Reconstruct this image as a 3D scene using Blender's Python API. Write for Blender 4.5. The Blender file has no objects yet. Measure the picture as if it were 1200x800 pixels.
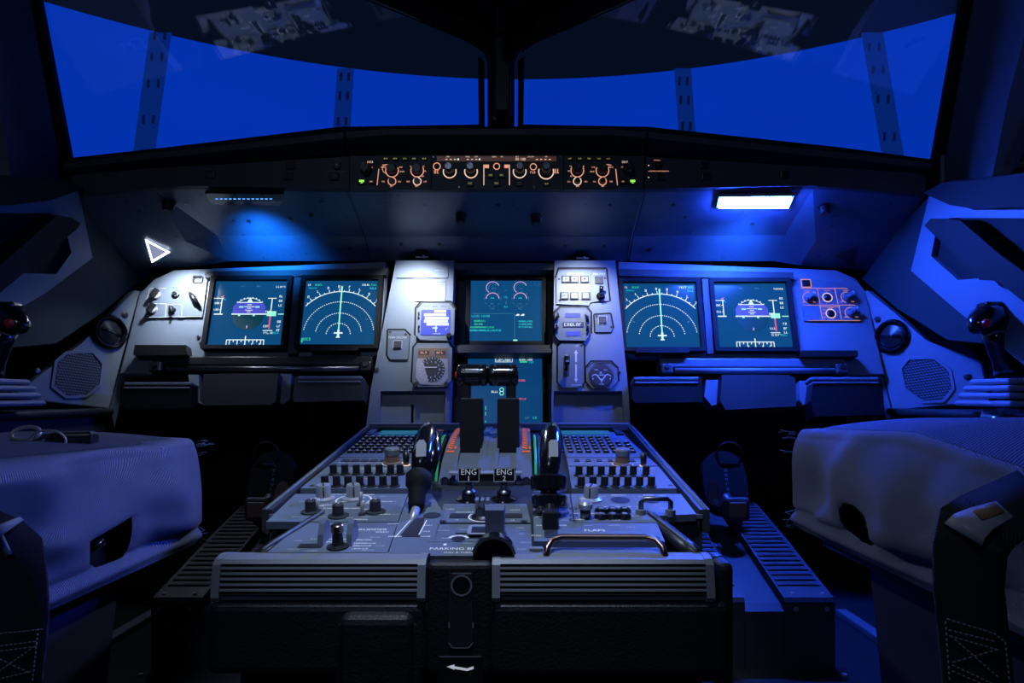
import bpy, bmesh, math, random
from mathutils import Matrix, Vector
random.seed(7)
SC = bpy.context.scene
COL = SC.collection
pi = math.pi
H = 0.40                      # camera height above the cockpit floor
CAM = Vector((0.04, 0.0, H))
F = 750.0                     # focal length in pixels of the 1200x800 frame
U0, V0 = 610.0, 462.0         # where the straight-ahead axis meets the frame

def at(u, v, Y):
    "point of the place seen at pixel (u, v) at distance Y ahead"
    return Vector((CAM.x + (u - U0) * Y / F, Y, H + (V0 - v) * Y / F))

class Frame:
    "a flat face of the cockpit: origin, right, up, normal (towards the cabin)"
    def __init__(s, o, r, up):
        s.o = Vector(o); s.r = Vector(r).normalized()
        s.n = s.r.cross(Vector(up)).normalized(); s.u = s.n.cross(s.r).normalized()
        M = Matrix.Identity(4)
        for i in range(3):
            M[i][0] = s.r[i]; M[i][1] = s.u[i]; M[i][2] = s.n[i]; M[i][3] = s.o[i]
        s.M = M
    def P(s, u, v, h=0.0):
        d = Vector(((u - U0) / F, 1.0, (V0 - v) / F))
        t = (s.o + s.n * h - CAM).dot(s.n) / d.dot(s.n)
        q = CAM + d * t - s.o
        return (q.dot(s.r), q.dot(s.u))
    def poly(s, pts, h=0.0):
        return [s.P(u, v, h) for u, v in pts]
    def at(s, x, y, z=0.0, rot=0.0):
        return s.M @ Matrix.Translation((x, y, z)) @ Matrix.Rotation(rot, 4, 'Z')
    def pt(s, x, y, z=0.0):
        return s.M @ Vector((x, y, z))

# ------------------------------------------------------------------ materials
MATS = {}
def mat(name, col, rough=0.5, metal=0.0, bump=0.0, scale=300.0, var=0.0, emit=None, estr=1.0, weave=None, spec=0.5, coat=0.0):
    m = bpy.data.materials.new(name); m.use_nodes = True
    nt = m.node_tree; b = nt.nodes['Principled BSDF']
    b.inputs['Base Color'].default_value = (*col, 1); b.inputs['Roughness'].default_value = rough
    b.inputs['Metallic'].default_value = metal; b.inputs['Specular IOR Level'].default_value = spec
    b.inputs['Coat Weight'].default_value = coat
    L = nt.links.new
    if emit:
        b.inputs['Emission Color'].default_value = (*emit, 1); b.inputs['Emission Strength'].default_value = estr
    if bump or var or weave:
        tc = nt.nodes.new('ShaderNodeTexCoord')
    if var:
        n = nt.nodes.new('ShaderNodeTexNoise'); n.inputs['Scale'].default_value = scale * .06; n.inputs['Detail'].default_value = 6
        r = nt.nodes.new('ShaderNodeMix'); r.data_type = 'RGBA'
        r.inputs[6].default_value = (*[c * (1 - var) for c in col], 1); r.inputs[7].default_value = (*[min(1, c * (1 + var)) for c in col], 1)
        L(tc.outputs['Object'], n.inputs['Vector']); L(n.outputs['Fac'], r.inputs[0]); L(r.outputs[2], b.inputs['Base Color'])
        rr = nt.nodes.new('ShaderNodeMapRange'); rr.inputs[3].default_value = max(.02, rough - .12); rr.inputs[4].default_value = min(1, rough + .12)
        L(n.outputs['Fac'], rr.inputs[0]); L(rr.outputs[0], b.inputs['Roughness'])
    hgt = None
    if bump:
        n2 = nt.nodes.new('ShaderNodeTexNoise'); n2.inputs['Scale'].default_value = scale; n2.inputs['Detail'].default_value = 3
        L(tc.outputs['Object'], n2.inputs['Vector']); hgt = n2.outputs['Fac']
    if weave:
        sc_, ang, col2 = weave
        mp = nt.nodes.new('ShaderNodeMapping'); mp.inputs['Rotation'].default_value = ang
        w1 = nt.nodes.new('ShaderNodeTexWave'); w1.inputs['Scale'].default_value = sc_; w1.inputs['Distortion'].default_value = 1.2
        w1.inputs['Detail'].default_value = 1; w1.inputs['Detail Scale'].default_value = 3
        L(tc.outputs['Object'], mp.inputs['Vector']); L(mp.outputs['Vector'], w1.inputs['Vector'])
        r = nt.nodes.new('ShaderNodeMix'); r.data_type = 'RGBA'; r.inputs[6].default_value = (*col2, 1); r.inputs[7].default_value = (*col, 1)
        L(w1.outputs['Fac'], r.inputs[0]); L(r.outputs[2], b.inputs['Base Color']); hgt = w1.outputs['Fac']
    if hgt is not None:
        bp = nt.nodes.new('ShaderNodeBump'); bp.inputs['Strength'].default_value = bump or .5; bp.inputs['Distance'].default_value = .001
        L(hgt, bp.inputs['Height']); L(bp.outputs['Normal'], b.inputs['Normal'])
    MATS[name] = m
    return m

mat('panel', (.150, .185, .235), .48, bump=.16, scale=900, var=.10)
mat('panel_smooth', (.125, .155, .20), .40, var=.12, scale=200)
mat('shield_grey', (.058, .088, .135), .32, bump=.10, scale=1200, var=.22)
mat('lining', (.020, .032, .038), .75, spec=.2, bump=.15, scale=700, var=.15)
mat('lining_blue', (.10, .15, .20), .55, bump=.12, scale=700, var=.10)
mat('pillar_grey', (.085, .115, .135), .6, bump=.15, scale=500, var=.15)
mat('charcoal', (.030, .033, .040), .55, bump=.12, scale=600, var=.15)
mat('black', (.010, .010, .012), .38, var=.1)
mat('gloss_black', (.006, .006, .008), .18, coat=.4)
mat('matte_black', (.006, .006, .007), .75, spec=.25, bump=.1, scale=500)
mat('leather', (.012, .012, .014), .55, bump=.55, scale=330, var=.2)
mat('pad_grey', (.235, .245, .27), .5, bump=.08, scale=700, var=.06)
mat('groove', (.012, .012, .014), .7)
mat('grey_plastic', (.15, .17, .20), .42, var=.08)
mat('pale_plastic', (.40, .40, .42), .38)
mat('white', (.62, .64, .66), .5)
mat('ink', (.02, .022, .03), .6)
mat('steel', (.50, .50, .54), .36, metal=.45, var=.06)
mat('dark_steel', (.16, .16, .18), .33, metal=1.0)
mat('bronze', (.30, .20, .17), .28, metal=1.0)
mat('brown', (.20, .12, .08), .45)
mat('red', (.55, .02, .02), .35)
mat('orange_red', (.75, .13, .03), .45, emit=(.9, .16, .05), estr=.35)
mat('dim_print', (.5, .5, .52), .5, emit=(.80, .86, 1.0), estr=.16)
mat('tan', (.30, .19, .08), .6)
mat('lit_print', (.6, .6, .62), .5, emit=(.80, .86, 1.0), estr=.42)
mat('green_stripe', (.03, .62, .20), .4)
mat('cloth', (.33, .36, .47), .92, bump=1.0, weave=(250, (0.0, .75, .5), (.20, .225, .31)), spec=.15)
mat('cloth_stripe', (.15, .17, .25), .9, weave=(110, (0, 0, .95), (.035, .04, .065)), spec=.15)
mat('seat_base', (.030, .038, .075), .5, bump=.1, scale=500)
mat('strap', (.045, .045, .050), .85, weave=(330, (0, 0, .0), (.016, .016, .018)), spec=.2)
mat('stitch', (.34, .34, .36), .8)
mat('floor', (.014, .016, .019), .75, spec=.2, bump=.2, scale=260, var=.2)
mat('mesh_grille', (.16, .175, .20), .5)
mat('gaiter', (.20, .22, .29), .6)
mat('amber', (.1, .05, .03), .5, emit=(1.0, .42, .26), estr=.85)
mat('warm_white', (.1, .1, .1), .5, emit=(1.0, .70, .56), estr=.95)
mat('yellow_lit', (.1, .09, .02), .5, emit=(.75, .62, .05), estr=.5)
mat('green_lit', (.05, .1, .02), .5, emit=(.35, 1.0, .10), estr=1.0)
mat('dim_green', (.02, .04, .02), .5, emit=(.06, .30, .05), estr=.35)
mat('brown_glow', (.02, .01, .01), .4, emit=(.14, .055, .04), estr=.35)
mat('screen', (.004, .006, .008), .22, spec=.12, emit=(.0040, .068, .200), estr=1.0)
mat('screen_deep', (.004, .006, .008), .22, spec=.12, emit=(.0025, .050, .165), estr=1.0)
mat('s_white', (0, 0, 0), .4, emit=(.75, .95, 1.0), estr=1.0)
mat('s_cyan', (0, 0, 0), .4, emit=(.02, .65, .72), estr=.9)
mat('s_green', (0, 0, 0), .4, emit=(.03, .72, .34), estr=.9)
mat('s_line', (0, 0, 0), .4, emit=(.35, 1.0, .72), estr=1.0)
mat('s_violet', (0, 0, 0), .4, emit=(.075, .085, .62), estr=1.0)
mat('s_dark', (0, 0, 0), .4, emit=(.002, .045, .075), estr=1.0)
mat('s_pink', (0, 0, 0), .4, emit=(.62, .38, .78), estr=1.0)
mat('s_red', (0, 0, 0), .4, emit=(.80, .10, .22), estr=1.0)
mat('s_faint', (0, 0, 0), .4, emit=(.05, .20, .34), estr=1.0)
mat('lcd_blue', (.02, .02, .1), .3, emit=(.06, .09, .75), estr=.9)
mat('lcd_dark', (.01, .01, .05), .3, emit=(.02, .02, .22), estr=.7)
mat('lcd_sky', (.3, .3, .4), .3, emit=(.55, .65, 1.0), estr=.8)
mat('mcdu_teal', (.02, .08, .1), .3, emit=(.01, .12, .20), estr=.8)
mat('lamp_white', (.8, .8, .8), .5, emit=(.80, .87, 1.0), estr=6.0)

# ------------------------------------------------------------------ geometry
_TXT = {}
def text_tris(s):
    if s not in _TXT:
        c = bpy.data.curves.new('t', 'FONT'); c.body = s; c.size = 1.0; c.resolution_u = 2
        c.align_x = 'CENTER'; c.align_y = 'CENTER'
        o = bpy.data.objects.new('t', c)
        me = o.to_mesh()
        vs = [(v.co.x, v.co.y) for v in me.vertices]; fs = [tuple(p.vertices) for p in me.polygons]
        o.to_mesh_clear(); bpy.data.objects.remove(o); bpy.data.curves.remove(c)
        _TXT[s] = (vs, fs)
    return _TXT[s]

class MB:
    "collects faces with materials, then becomes ONE mesh object"
    def __init__(s, m='panel'):
        s.v, s.f, s.mi, s.sm = [], [], [], []
        s.m = m; s.smooth = False
    def add(s, vs, fs, m=None, smooth=None, T=None):
        b = len(s.v)
        s.v += [(T @ Vector(v)) if T is not None else Vector(v) for v in vs]
        for f in fs:
            s.f.append([b + i for i in f]); s.mi.append(m or s.m); s.sm.append(s.smooth if smooth is None else smooth)
        return s
    def bm(s, bm, m=None, smooth=None, T=None):
        bm.verts.index_update()
        s.add([v.co for v in bm.verts], [[v.index for v in f.verts] for f in bm.faces], m, smooth, T); bm.free()
        return s
    def box(s, c, d, bev=0.0, m=None, T=None, seg=2):
        bm = bmesh.new(); bmesh.ops.create_cube(bm, size=1.0)
        bmesh.ops.scale(bm, vec=d, verts=bm.verts)
        if bev:
            bmesh.ops.bevel(bm, geom=list(bm.edges), offset=min(bev, min(d) * .45), segments=seg, affect='EDGES', profile=.5)
        bmesh.ops.translate(bm, vec=c, verts=bm.verts)
        return s.bm(bm, m, False, T)
    def b2(s, x0, y0, x1, y1, z0, z1, bev=0.0, m=None, T=None):
        return s.box(((x0 + x1) / 2, (y0 + y1) / 2, (z0 + z1) / 2), (abs(x1 - x0), abs(y1 - y0), abs(z1 - z0)), bev, m, T)
    def prism(s, poly, z0, z1, bev=0.0, m=None, T=None, seg=1):
        bm = bmesh.new()
        a = sum(poly[i][0] * poly[(i + 1) % len(poly)][1] - poly[(i + 1) % len(poly)][0] * poly[i][1] for i in range(len(poly)))
        if a < 0: poly = poly[::-1]
        lo = [bm.verts.new((x, y, z0)) for x, y in poly]; hi = [bm.verts.new((x, y, z1)) for x, y in poly]
        n = len(poly)
        bm.faces.new(lo[::-1]); bm.faces.new(hi)
        for i in range(n):
            bm.faces.new((lo[i], lo[(i + 1) % n], hi[(i + 1) % n], hi[i]))
        if bev:
            es = [e for e in bm.edges if e.verts[0].co.z == z1 and e.verts[1].co.z == z1]
            bmesh.ops.bevel(bm, geom=es, offset=bev, segments=seg, affect='EDGES', profile=.5)
        return s.bm(bm, m, False, T)
    def ring(s, outer, inner, z0, z1, m=None, T=None):
        n = len(outer); vs = []
        for z in (z0, z1):
            vs += [(x, y, z) for x, y in outer] + [(x, y, z) for x, y in inner]
        fs = []
        for i in range(n):
            j = (i + 1) % n
            fs += [(2 * n + i, 2 * n + j, 3 * n + j, 3 * n + i), (i, n + i, n + j, j), (i, j, 2 * n + j, 2 * n + i), (n + i, 3 * n + i, 3 * n + j, n + j)]
        return s.add(vs, fs, m, False, T)
    def lathe(s, prof, n=20, m=None, T=None, smooth=True, cap=True):
        vs, fs = [], []
        for r, z in prof:
            vs += [(r * math.cos(2 * pi * k / n), r * math.sin(2 * pi * k / n), z) for k in range(n)]
        nv, base = [], []
        def ringv(i): nv.extend(vs[i * n:(i + 1) * n]); return len(nv) - n
        cur = ringv(0)
        for i in range(len(prof) - 1):
            nx = ringv(i + 1)
            for k in range(n):
                k2 = (k + 1) % n; fs.append((cur + k, cur + k2, nx + k2, nx + k))
            cur = nx
            if i < len(prof) - 2:
                d0 = Vector((prof[i + 1][0] - prof[i][0], prof[i + 1][1] - prof[i][1])); d1 = Vector((prof[i + 2][0] - prof[i + 1][0], prof[i + 2][1] - prof[i + 1][1]))
                if d0.length > 1e-7 and d1.length > 1e-7 and d0.angle(d1) > .62: cur = ringv(i + 1)
        s.add(nv, fs, m, smooth, T)
        if cap:
            b = len(prof) - 1
            s.add([vs[k] for k in range(n)], [tuple(range(n))[::-1]], m, False, T)
            s.add([vs[b * n + k] for k in range(n)], [tuple(range(n))], m, False, T)
        return s
    def cyl(s, c, r, z0, z1, n=18, bev=0.0, m=None, T=None, r1=None):
        r1 = r if r1 is None else r1
        p = [(r, z0), (r1 - bev if bev else r1, z1)] if not bev else [(r, z0), (r1, z1 - bev), (r1 - bev * .3, z1 - bev * .3), (r1 - bev, z1)]
        TT = Matrix.Translation((c[0], c[1], 0))
        return s.lathe(p, n, m, (T @ TT) if T is not None else TT, smooth=n > 8)
    def tube(s, pts, r, n=10, m=None, T=None, closed=False):
        pts = [Vector(p) for p in pts]; k = len(pts)
        rs = r if isinstance(r, (list, tuple)) else [r] * k
        vs, fs = [], []; prev = None
        for i, p in enumerate(pts):
            a = pts[(i - 1) % k] if (closed or i) else pts[0]; b = pts[(i + 1) % k] if (closed or i < k - 1) else pts[-1]
            t = (b - a).normalized()
            if prev is None:
                ref = Vector((0, 0, 1)) if abs(t.z) < .9 else Vector((1, 0, 0)); x = t.cross(ref).normalized()
            else:
                x = (prev - t * prev.dot(t)).normalized()
            prev = x; y = t.cross(x)
            vs += [p + (x * math.cos(2 * pi * j / n) + y * math.sin(2 * pi * j / n)) * rs[i] for j in range(n)]
        for i in range(k if closed else k - 1):
            for j in range(n):
                a0 = i * n; b0 = ((i + 1) % k) * n
                fs.append((a0 + j, a0 + (j + 1) % n, b0 + (j + 1) % n, b0 + j))
        if not closed:
            fs += [tuple(range(n))[::-1], tuple((k - 1) * n + j for j in range(n))]
        return s.add(vs, fs, m, True, T)
    # flat printing on a face (z is its height above the face)
    def line(s, x0, y0, x1, y1, w, z=.0006, m=None, T=None):
        d = Vector((x1 - x0, y1 - y0)); 
        if d.length < 1e-9: return s
        q = Vector((-d.y, d.x)).normalized() * (w / 2)
        return s.add([(x0 - q.x, y0 - q.y, z), (x1 - q.x, y1 - q.y, z), (x1 + q.x, y1 + q.y, z), (x0 + q.x, y0 + q.y, z)], [(0, 1, 2, 3)], m, False, T)
    def rect(s, x0, y0, x1, y1, z=.0006, m=None, T=None):
        x0, x1 = sorted((x0, x1)); y0, y1 = sorted((y0, y1))
        return s.add([(x0, y0, z), (x1, y0, z), (x1, y1, z), (x0, y1, z)], [(0, 1, 2, 3)], m, False, T)
    def frame(s, x0, y0, x1, y1, w, z=.0006, m=None, T=None):
        s.line(x0, y0, x1, y0, w, z, m, T); s.line(x0, y1, x1, y1, w, z, m, T); s.line(x0, y0, x0, y1, w, z, m, T); s.line(x1, y0, x1, y1, w, z, m, T)
        return s
    def face(s, poly, z=.0006, m=None, T=None):
        return s.add([(x, y, z) for x, y in poly], [tuple(range(len(poly)))], m, False, T)
    def arc(s, cx, cy, r, w, a0, a1, z=.0006, n=24, m=None, T=None, dash=0):
        for i in range(n):
            if dash and i % 2: continue
            t0 = math.radians(a0 + (a1 - a0) * i / n); t1 = math.radians(a0 + (a1 - a0) * (i + 1) / n)
            p = [(cx + q * math.cos(t), cy + q * math.sin(t), z) for t, q in ((t0, r - w / 2), (t1, r - w / 2), (t1, r + w / 2), (t0, r + w / 2))]
            if a1 > a0: p = [p[0], p[3], p[2], p[1]][::-1]
            s.add(p, [(0, 1, 2, 3)], m, False, T)
        return s
    def disc(s, cx, cy, r, z=.0006, n=16, m=None, T=None):
        return s.face([(cx + r * math.cos(2 * pi * k / n), cy + r * math.sin(2 * pi * k / n)) for k in range(n)], z, m, T)
    def text(s, t, x, y, size, z=.0008, m=None, T=None, ang=0.0):
        vs, fs = text_tris(t); c, q = math.cos(ang), math.sin(ang)
        return s.add([(x + size * (a * c - b * q), y + size * (a * q + b * c), z) for a, b in vs], fs, m, False, T)
    def strokes(s, x, y, w, h, z=.0008, m=None, T=None, n=None):
        "a word too small to read: short upright and level strokes"
        n = n or max(2, int(w / (h * .75))); cw = w / n; t = h * .2
        for i in range(n):
            x0 = x - w / 2 + i * cw; x1 = x0 + cw * .68
            k = random.random()
            s.rect(x0, y - h / 2, x0 + t, y + h / 2, z, m, T)
            if k > .3: s.rect(x0 + t, y + h / 2 - t, x1, y + h / 2, z, m, T)
            if k < .7: s.rect(x0 + t, y - h / 2, x1, y - h / 2 + t, z, m, T)
            if .4 < k < .9: s.rect(x1 - t, y - h / 2, x1, y + h / 2, z, m, T)
        return s
    def scale(s, k):
        s.v = [v * k for v in s.v]; return s
    def build(s, name, parent=None, M=None):
        me = bpy.data.meshes.new(name)
        me.from_pydata([tuple(v) for v in s.v], [], s.f)
        names = []
        for i, p in enumerate(me.polygons):
            if s.mi[i] not in names: names.append(s.mi[i])
            p.material_index = names.index(s.mi[i]); p.use_smooth = s.sm[i]
        for n in names: me.materials.append(MATS[n])
        me.update()
        o = bpy.data.objects.new(name, me); COL.objects.link(o)
        if parent is not None: o.parent = parent
        if M is not None: o.matrix_basis = M
        return o

def tag(o, label=None, cat=None, group=None, kind=None):
    if label: o['label'] = label
    if cat: o['category'] = cat
    if group: o['group'] = group
    if kind: o['kind'] = kind
    return o
def thing(name, label, cat, M=None, group=None):
    o = bpy.data.objects.new(name, None); COL.objects.link(o); o.empty_display_size = .02
    if M is not None: o.matrix_basis = M if isinstance(M, Matrix) else Matrix.Translation(M)
    return tag(o, label, cat, group)
def copy_part(o, parent, M):
    c = o.copy(); COL.objects.link(c); c.parent = parent; c.matrix_basis = M
    return c
def T3(x, y, z=0.0): return Matrix.Translation((x, y, z))
def RX(a): return Matrix.Rotation(a, 4, 'X')
def RY(a): return Matrix.Rotation(a, 4, 'Y')
def RZ(a): return Matrix.Rotation(a, 4, 'Z')
def octo(x0, y0, x1, y1, c):
    return [(x0 + c, y0), (x1 - c, y0), (x1, y0 + c), (x1, y1 - c), (x1 - c, y1), (x0 + c, y1), (x0, y1 - c), (x0, y0 + c)]

# the flat faces everything is mounted on
TL = math.radians(16)
MP = Frame((0, 1.315, .570), (1, 0, 0), (0, math.sin(TL), math.cos(TL)))           # main instrument panel
SL = math.atan(.1452)
PD = Frame((0, 1.0, .2996), (1, 0, 0), (0, math.cos(SL), math.sin(SL)))             # pedestal top
GF = Frame((0, 1.165, .800), (1, 0, 0), (0, 0, 1))                                   # glareshield face
XW = .775
WL = Frame((-XW, 1.0, .5), (0, 1, 0), (0, 0, 1))                                     # side linings
WR = Frame((XW, 1.0, .5), (0, -1, 0), (0, 0, 1))
_A, _B, _D = at(85, 188, 1.301), at(48, 0, 1.13), at(565, 150, 1.564)               # windscreen planes
_n = (_B - _A).cross(_D - _A).normalized()
if _n.y > 0: _n = -_n
_r = Vector((0, 0, 1)).cross(_n).normalized()
WSL = Frame(_A, _r, _n.cross(_r))
_mir = lambda p: Vector((-p.x, p.y, p.z))
WSR = Frame(_mir(_A), Vector((_r.x, -_r.y, _r.z)), _mir(_n).cross(Vector((_r.x, -_r.y, _r.z))))
LED_C, LED_L = (.024, .090, 1.0), 980.0
P_MAPL, P_MAPR, P_PED, P_CONS, P_CFILL = 5.0, 3.5, 30.0, 3.6, 1.2
P_LEDL, P_LEDR, P_FILL = 9.0, 5.0, 1.8
P_SEATL, P_SEATR = 5.5, 4.0
# ================================================================== setting
def struct(name, mb, M=None):
    return tag(mb.build(name, None, M), kind='structure')
def f3(a, b, c):
    return Frame(a, b - a, c - a)

def glass_mat():
    m = bpy.data.materials.new('windscreen_glass'); m.use_nodes = True; nt = m.node_tree
    for n in list(nt.nodes): nt.nodes.remove(n)
    o = nt.nodes.new('ShaderNodeOutputMaterial'); mx = nt.nodes.new('ShaderNodeMixShader')
    t = nt.nodes.new('ShaderNodeBsdfTransparent'); g = nt.nodes.new('ShaderNodeBsdfGlossy')
    t.inputs[0].default_value = (.95, .97, 1, 1); g.inputs['Roughness'].default_value = .008
    fr = nt.nodes.new('ShaderNodeFresnel'); fr.inputs['IOR'].default_value = 1.5
    ad = nt.nodes.new('ShaderNodeMath'); ad.operation = 'ADD'; ad.inputs[1].default_value = GLASS_COAT; ad.use_clamp = True
    nt.links.new(fr.outputs[0], ad.inputs[0]); nt.links.new(ad.outputs[0], mx.inputs[0])
    nt.links.new(t.outputs[0], mx.inputs[1]); nt.links.new(g.outputs[0], mx.inputs[2]); nt.links.new(mx.outputs[0], o.inputs[0])
    MATS['glass'] = m
GLASS_COAT = .09
glass_mat()

# floor, rear bulkhead, forward wall under the panel, outer walls, roof liner
mb = MB('floor'); mb.b2(-1.0, -1.3, 1.0, 1.62, -.03, 0)
for sx in (-1, 1):                                       # seat rails let into the floor
    mb.b2(sx * .62 - .010, -.4, sx * .62 + .010, 1.16, 0, .012, .002, 'grey_plastic')
    for k in range(7): mb.cyl((sx * .50, .55 + .06 * k), .004, 0, .003, 8, m='steel')
struct('floor', mb)
mb = MB('matte_black'); mb.b2(-1.0, 1.52, 1.0, 1.56, 0, .72); struct('wall_front', mb)
mb = MB('lining'); mb.b2(-1.0, -1.34, 1.0, -1.3, 0, 1.5); struct('wall_back', mb)
for sx, nm in ((-1, 'wall_left'), (1, 'wall_right')):
    mb = MB('lining'); mb.b2(sx * .98, -1.3, sx * 1.02, 1.56, 0, .72)
    # upper lining: a skin from the glareshield end back past the seats, its lower edge undercut over the side console
    W = WL if sx < 0 else WR
    if sx < 0: pts = [(88, 229), (180, 318), (120, 366), (66, 404), (0, 408), (-400, 425), (-400, 120), (0, 205), (70, 212)]
    else: pts = [(1086, 231), (1001, 321), (1052, 362), (1110, 400), (1160, 402), (1560, 425), (1560, 120), (1200, 203), (1112, 212)]
    mb.prism(W.poly(pts), -.03, 0, .003, T=W.M)
    # underside of the undercut, back to the outer wall
    a = W.P(*pts[1]); b = W.P(*pts[3]); c = W.P(*pts[5])
    for p, q in ((a, b), (b, W.P(*pts[4])), (W.P(*pts[4]), c)):
        P, Q = W.pt(*p, -.01), W.pt(*q, -.01)
        mb.add([P, Q, Vector((sx * .99, Q.y, Q.z - .02)), Vector((sx * .99, P.y, P.z - .02))], [(0, 1, 2, 3)])
    if sx < 0: lp = [(-300, 250), (-300, 196), (-40, 203), (0, 206), (30, 211), (70, 213), (85, 221), (46, 234), (0, 240), (-100, 244)]
    else: lp = [(1500, 250), (1500, 196), (1240, 203), (1200, 206), (1160, 211), (1120, 214), (1096, 226), (1128, 240), (1160, 245), (1200, 243), (1300, 246)]
    mb.prism(W.poly(lp), -.02, .022, .008, 'matte_black', T=W.M, seg=2)
    struct(nm, mb)
    # raised lining panel with the pocket and its slanted grab bar
    if sx < 0:
        out = [(-90, 240), (46, 236), (84, 223), (101, 302), (44, 344), (-90, 420)]
        inn = [(-60, 249), (50, 250), (66, 260), (76, 296), (58, 321), (-60, 318)]
        bar = [(-40, 322), (44, 252), (62, 255), (72, 262), (68, 268), (20, 306), (-40, 354)]
        lab = 'blue-grey side lining panel with a dark pocket, beside the left stick'
    else:
        out = [(1300, 246), (1150, 246), (1097, 228), (1075, 317), (1128, 362), (1300, 500)]
        inn = [(1260, 256), (1122, 255), (1107, 262), (1099, 300), (1131, 328), (1260, 318)]
        bar = [(1260, 378), (1196, 329), (1174, 328), (1106, 264), (1114, 256), (1150, 258), (1196, 296), (1260, 340)]
        lab = 'bright blue side lining panel with a dark pocket, above the right stick'
    t = thing('side_lining_panel', lab, 'panel', W.M, 'side lining panels')
    m1 = MB('lining_blue'); m1.ring(W.poly(out), W.poly(inn), 0, .012); m1.build('panel_face', t)
    m1 = MB('matte_black'); m1.prism(W.poly(inn), .0005, .002); m1.build('pocket', t)
    m1 = MB('charcoal'); m1.prism(W.poly(bar), .004, .034, .007, 'matte_black', seg=2); m1.build('grab_bar', t)

mb = MB('matte_black')
RT = 1.34
l1, l2 = WSL.pt(*WSL.P(240, -90)), WSL.pt(*WSL.P(548, 46))
r1, r2 = _mir(l1), _mir(l2)
cl = [WSL.pt(*WSL.P(28, -80)), l1, l2, Vector((0, l2.y + .02, l2.z))]
lin = cl + [_mir(p) for p in cl[:3][::-1]]
back = [Vector((p.x * .95, .2, 1.36)) for p in lin]
for i in range(len(lin) - 1):
    mb.add([lin[i], lin[i + 1], back[i + 1], back[i]], [(0, 1, 2, 3)])
mb.b2(-1.0, -1.34, 1.0, .2, 1.36, 1.40)
for sx in (-1, 1):
    mb.add([back[0 if sx < 0 else -1], lin[0 if sx < 0 else -1], Vector((sx * .86, 1.0, 1.16)), Vector((sx * .86, .1, 1.16)), Vector((sx * .86, .1, 1.38))], [(0, 1, 2, 3, 4)])
    mb.b2(sx * .86, -1.3, sx * .88, .1, .70, 1.40, m='lining')
struct('ceiling', mb)

# windscreen surround: header, centre post, seals and corner pillars
mb = MB('matte_black')
for W, c in ((WSL, -1), (WSR, 1)):
    if c < 0: hd = [(236, -95), (430, -2), (548, 46.5), (566, 58), (571, 74), (571, 200), (590, 200), (590, -95)]
    else: hd = [(944, -95), (745, -2), (632, 46.5), (611, 56), (603, 74), (603, 200), (586, 200), (586, -95)]
    mb.prism(W.poly(hd), .0, .035, .004, T=W.M)
    sl = [(560, 66), (565.5, 70), (567, 200), (561.5, 200)] if c < 0 else [(614.5, 66), (609.5, 70), (608, 200), (612.5, 200)]
    mb.prism(W.poly(sl), .0, .012, T=W.M)
mb.tube([at(430, -2, 1.27), at(548, 47, 1.40), at(566, 60, 1.42)], .0022, 6, 'pillar_grey')
mb.tube([at(745, -2, 1.27), at(630, 47, 1.40), at(611, 60, 1.42)], .0022, 6, 'pillar_grey')
for k, (u, v, m) in enumerate(((580, 139, 'pad_grey'), (587, 134, 'brown'), (596, 139, 'pad_grey'))):
    mb.lathe([(.0038, 0), (.0038, .003), (.001, .0045)], 10, m, Matrix.Translation(at(u, v, 1.475)) @ RX(pi / 2))
mb.b2(-.018, 1.40, .018, 1.44, 1.02, 1.23, .004, 'black')
struct('trim_1', mb)
for c, W in ((-1, WSL), (1, WSR)):
    mb = MB('matte_black')
    if c < 0:
        band = [(49.5, -1), (86, 189), (84, 232), (66, 230), (60, 195), (26, -60), (38, -60)]
        low = [(84, 189), (200, 176), (400, 152), (566, 149), (566, 270), (60, 300)]
        pf = f3(at(18, 215, 1.08), at(66, 222, 1.22), at(22, 0, 1.06))
        pl = [(0, -60), (26, -60), (70, 180), (72, 222), (15, 222), (13, 190), (2, 140), (-8, 90), (-40, -60)]
    else:
        band = [(1124, -1), (1090, 191), (1092, 236), (1108, 232), (1114, 195), (1152, -60), (1136, -60)]
        low = [(1093, 191), (980, 176), (757, 152), (610, 149), (610, 270), (1120, 300)]
        pf = f3(at(1112, 222, 1.22), at(1160, 215, 1.08), at(1152, 0, 1.06))
        pl = [(1150, -60), (1107, 180), (1105, 224), (1162, 224), (1163, 196), (1180, 120), (1196, 60), (1225, -60)]
    mb.prism(W.poly(band), -.01, .025, .004, T=W.M)
    mb.prism(W.poly(low), -.02, -.004, T=W.M)
    mb.prism(pf.poly(pl), -.03, .0, .006, 'pillar_grey', T=pf.M, seg=2)
    if c > 0: mb.tube([at(1105, 182, 1.19), at(1104, 226, 1.19)], .004, 8, 'panel')
    struct('trim_%d' % (2 if c < 0 else 3), mb)

gl = [(30, -80), (86, 195), (571, 195), (571, 62), (556, 46), (240, -92)]
gr = [(1144, -80), (1090, 195), (603, 195), (603, 62), (620, 46), (940, -92)]
for k, (W, g) in enumerate(((WSL, gl), (WSR, gr))):
    mb = MB('glass'); mb.face(W.poly(g), -.006, T=W.M); mb.face(W.poly(g)[::-1], -.016, T=W.M)
    struct('window_%d' % (k + 1), mb)
for k, sx in enumerate((-1, 1)):
    mb = MB('glass'); mb.add([(sx * .845, .1, .72), (sx * .845, 1.10, .72), (sx * .845, 1.02, 1.16), (sx * .845, .1, 1.16)], [(0, 1, 2, 3)])
    mb.b2(sx * .83, .09, sx * .855, 1.12, .70, .745, m='matte_black')
    mb.b2(sx * .83, .09, sx * .855, 1.02, 1.15, 1.18, m='matte_black')
    struct('window_%d' % (k + 3), mb)

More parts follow.
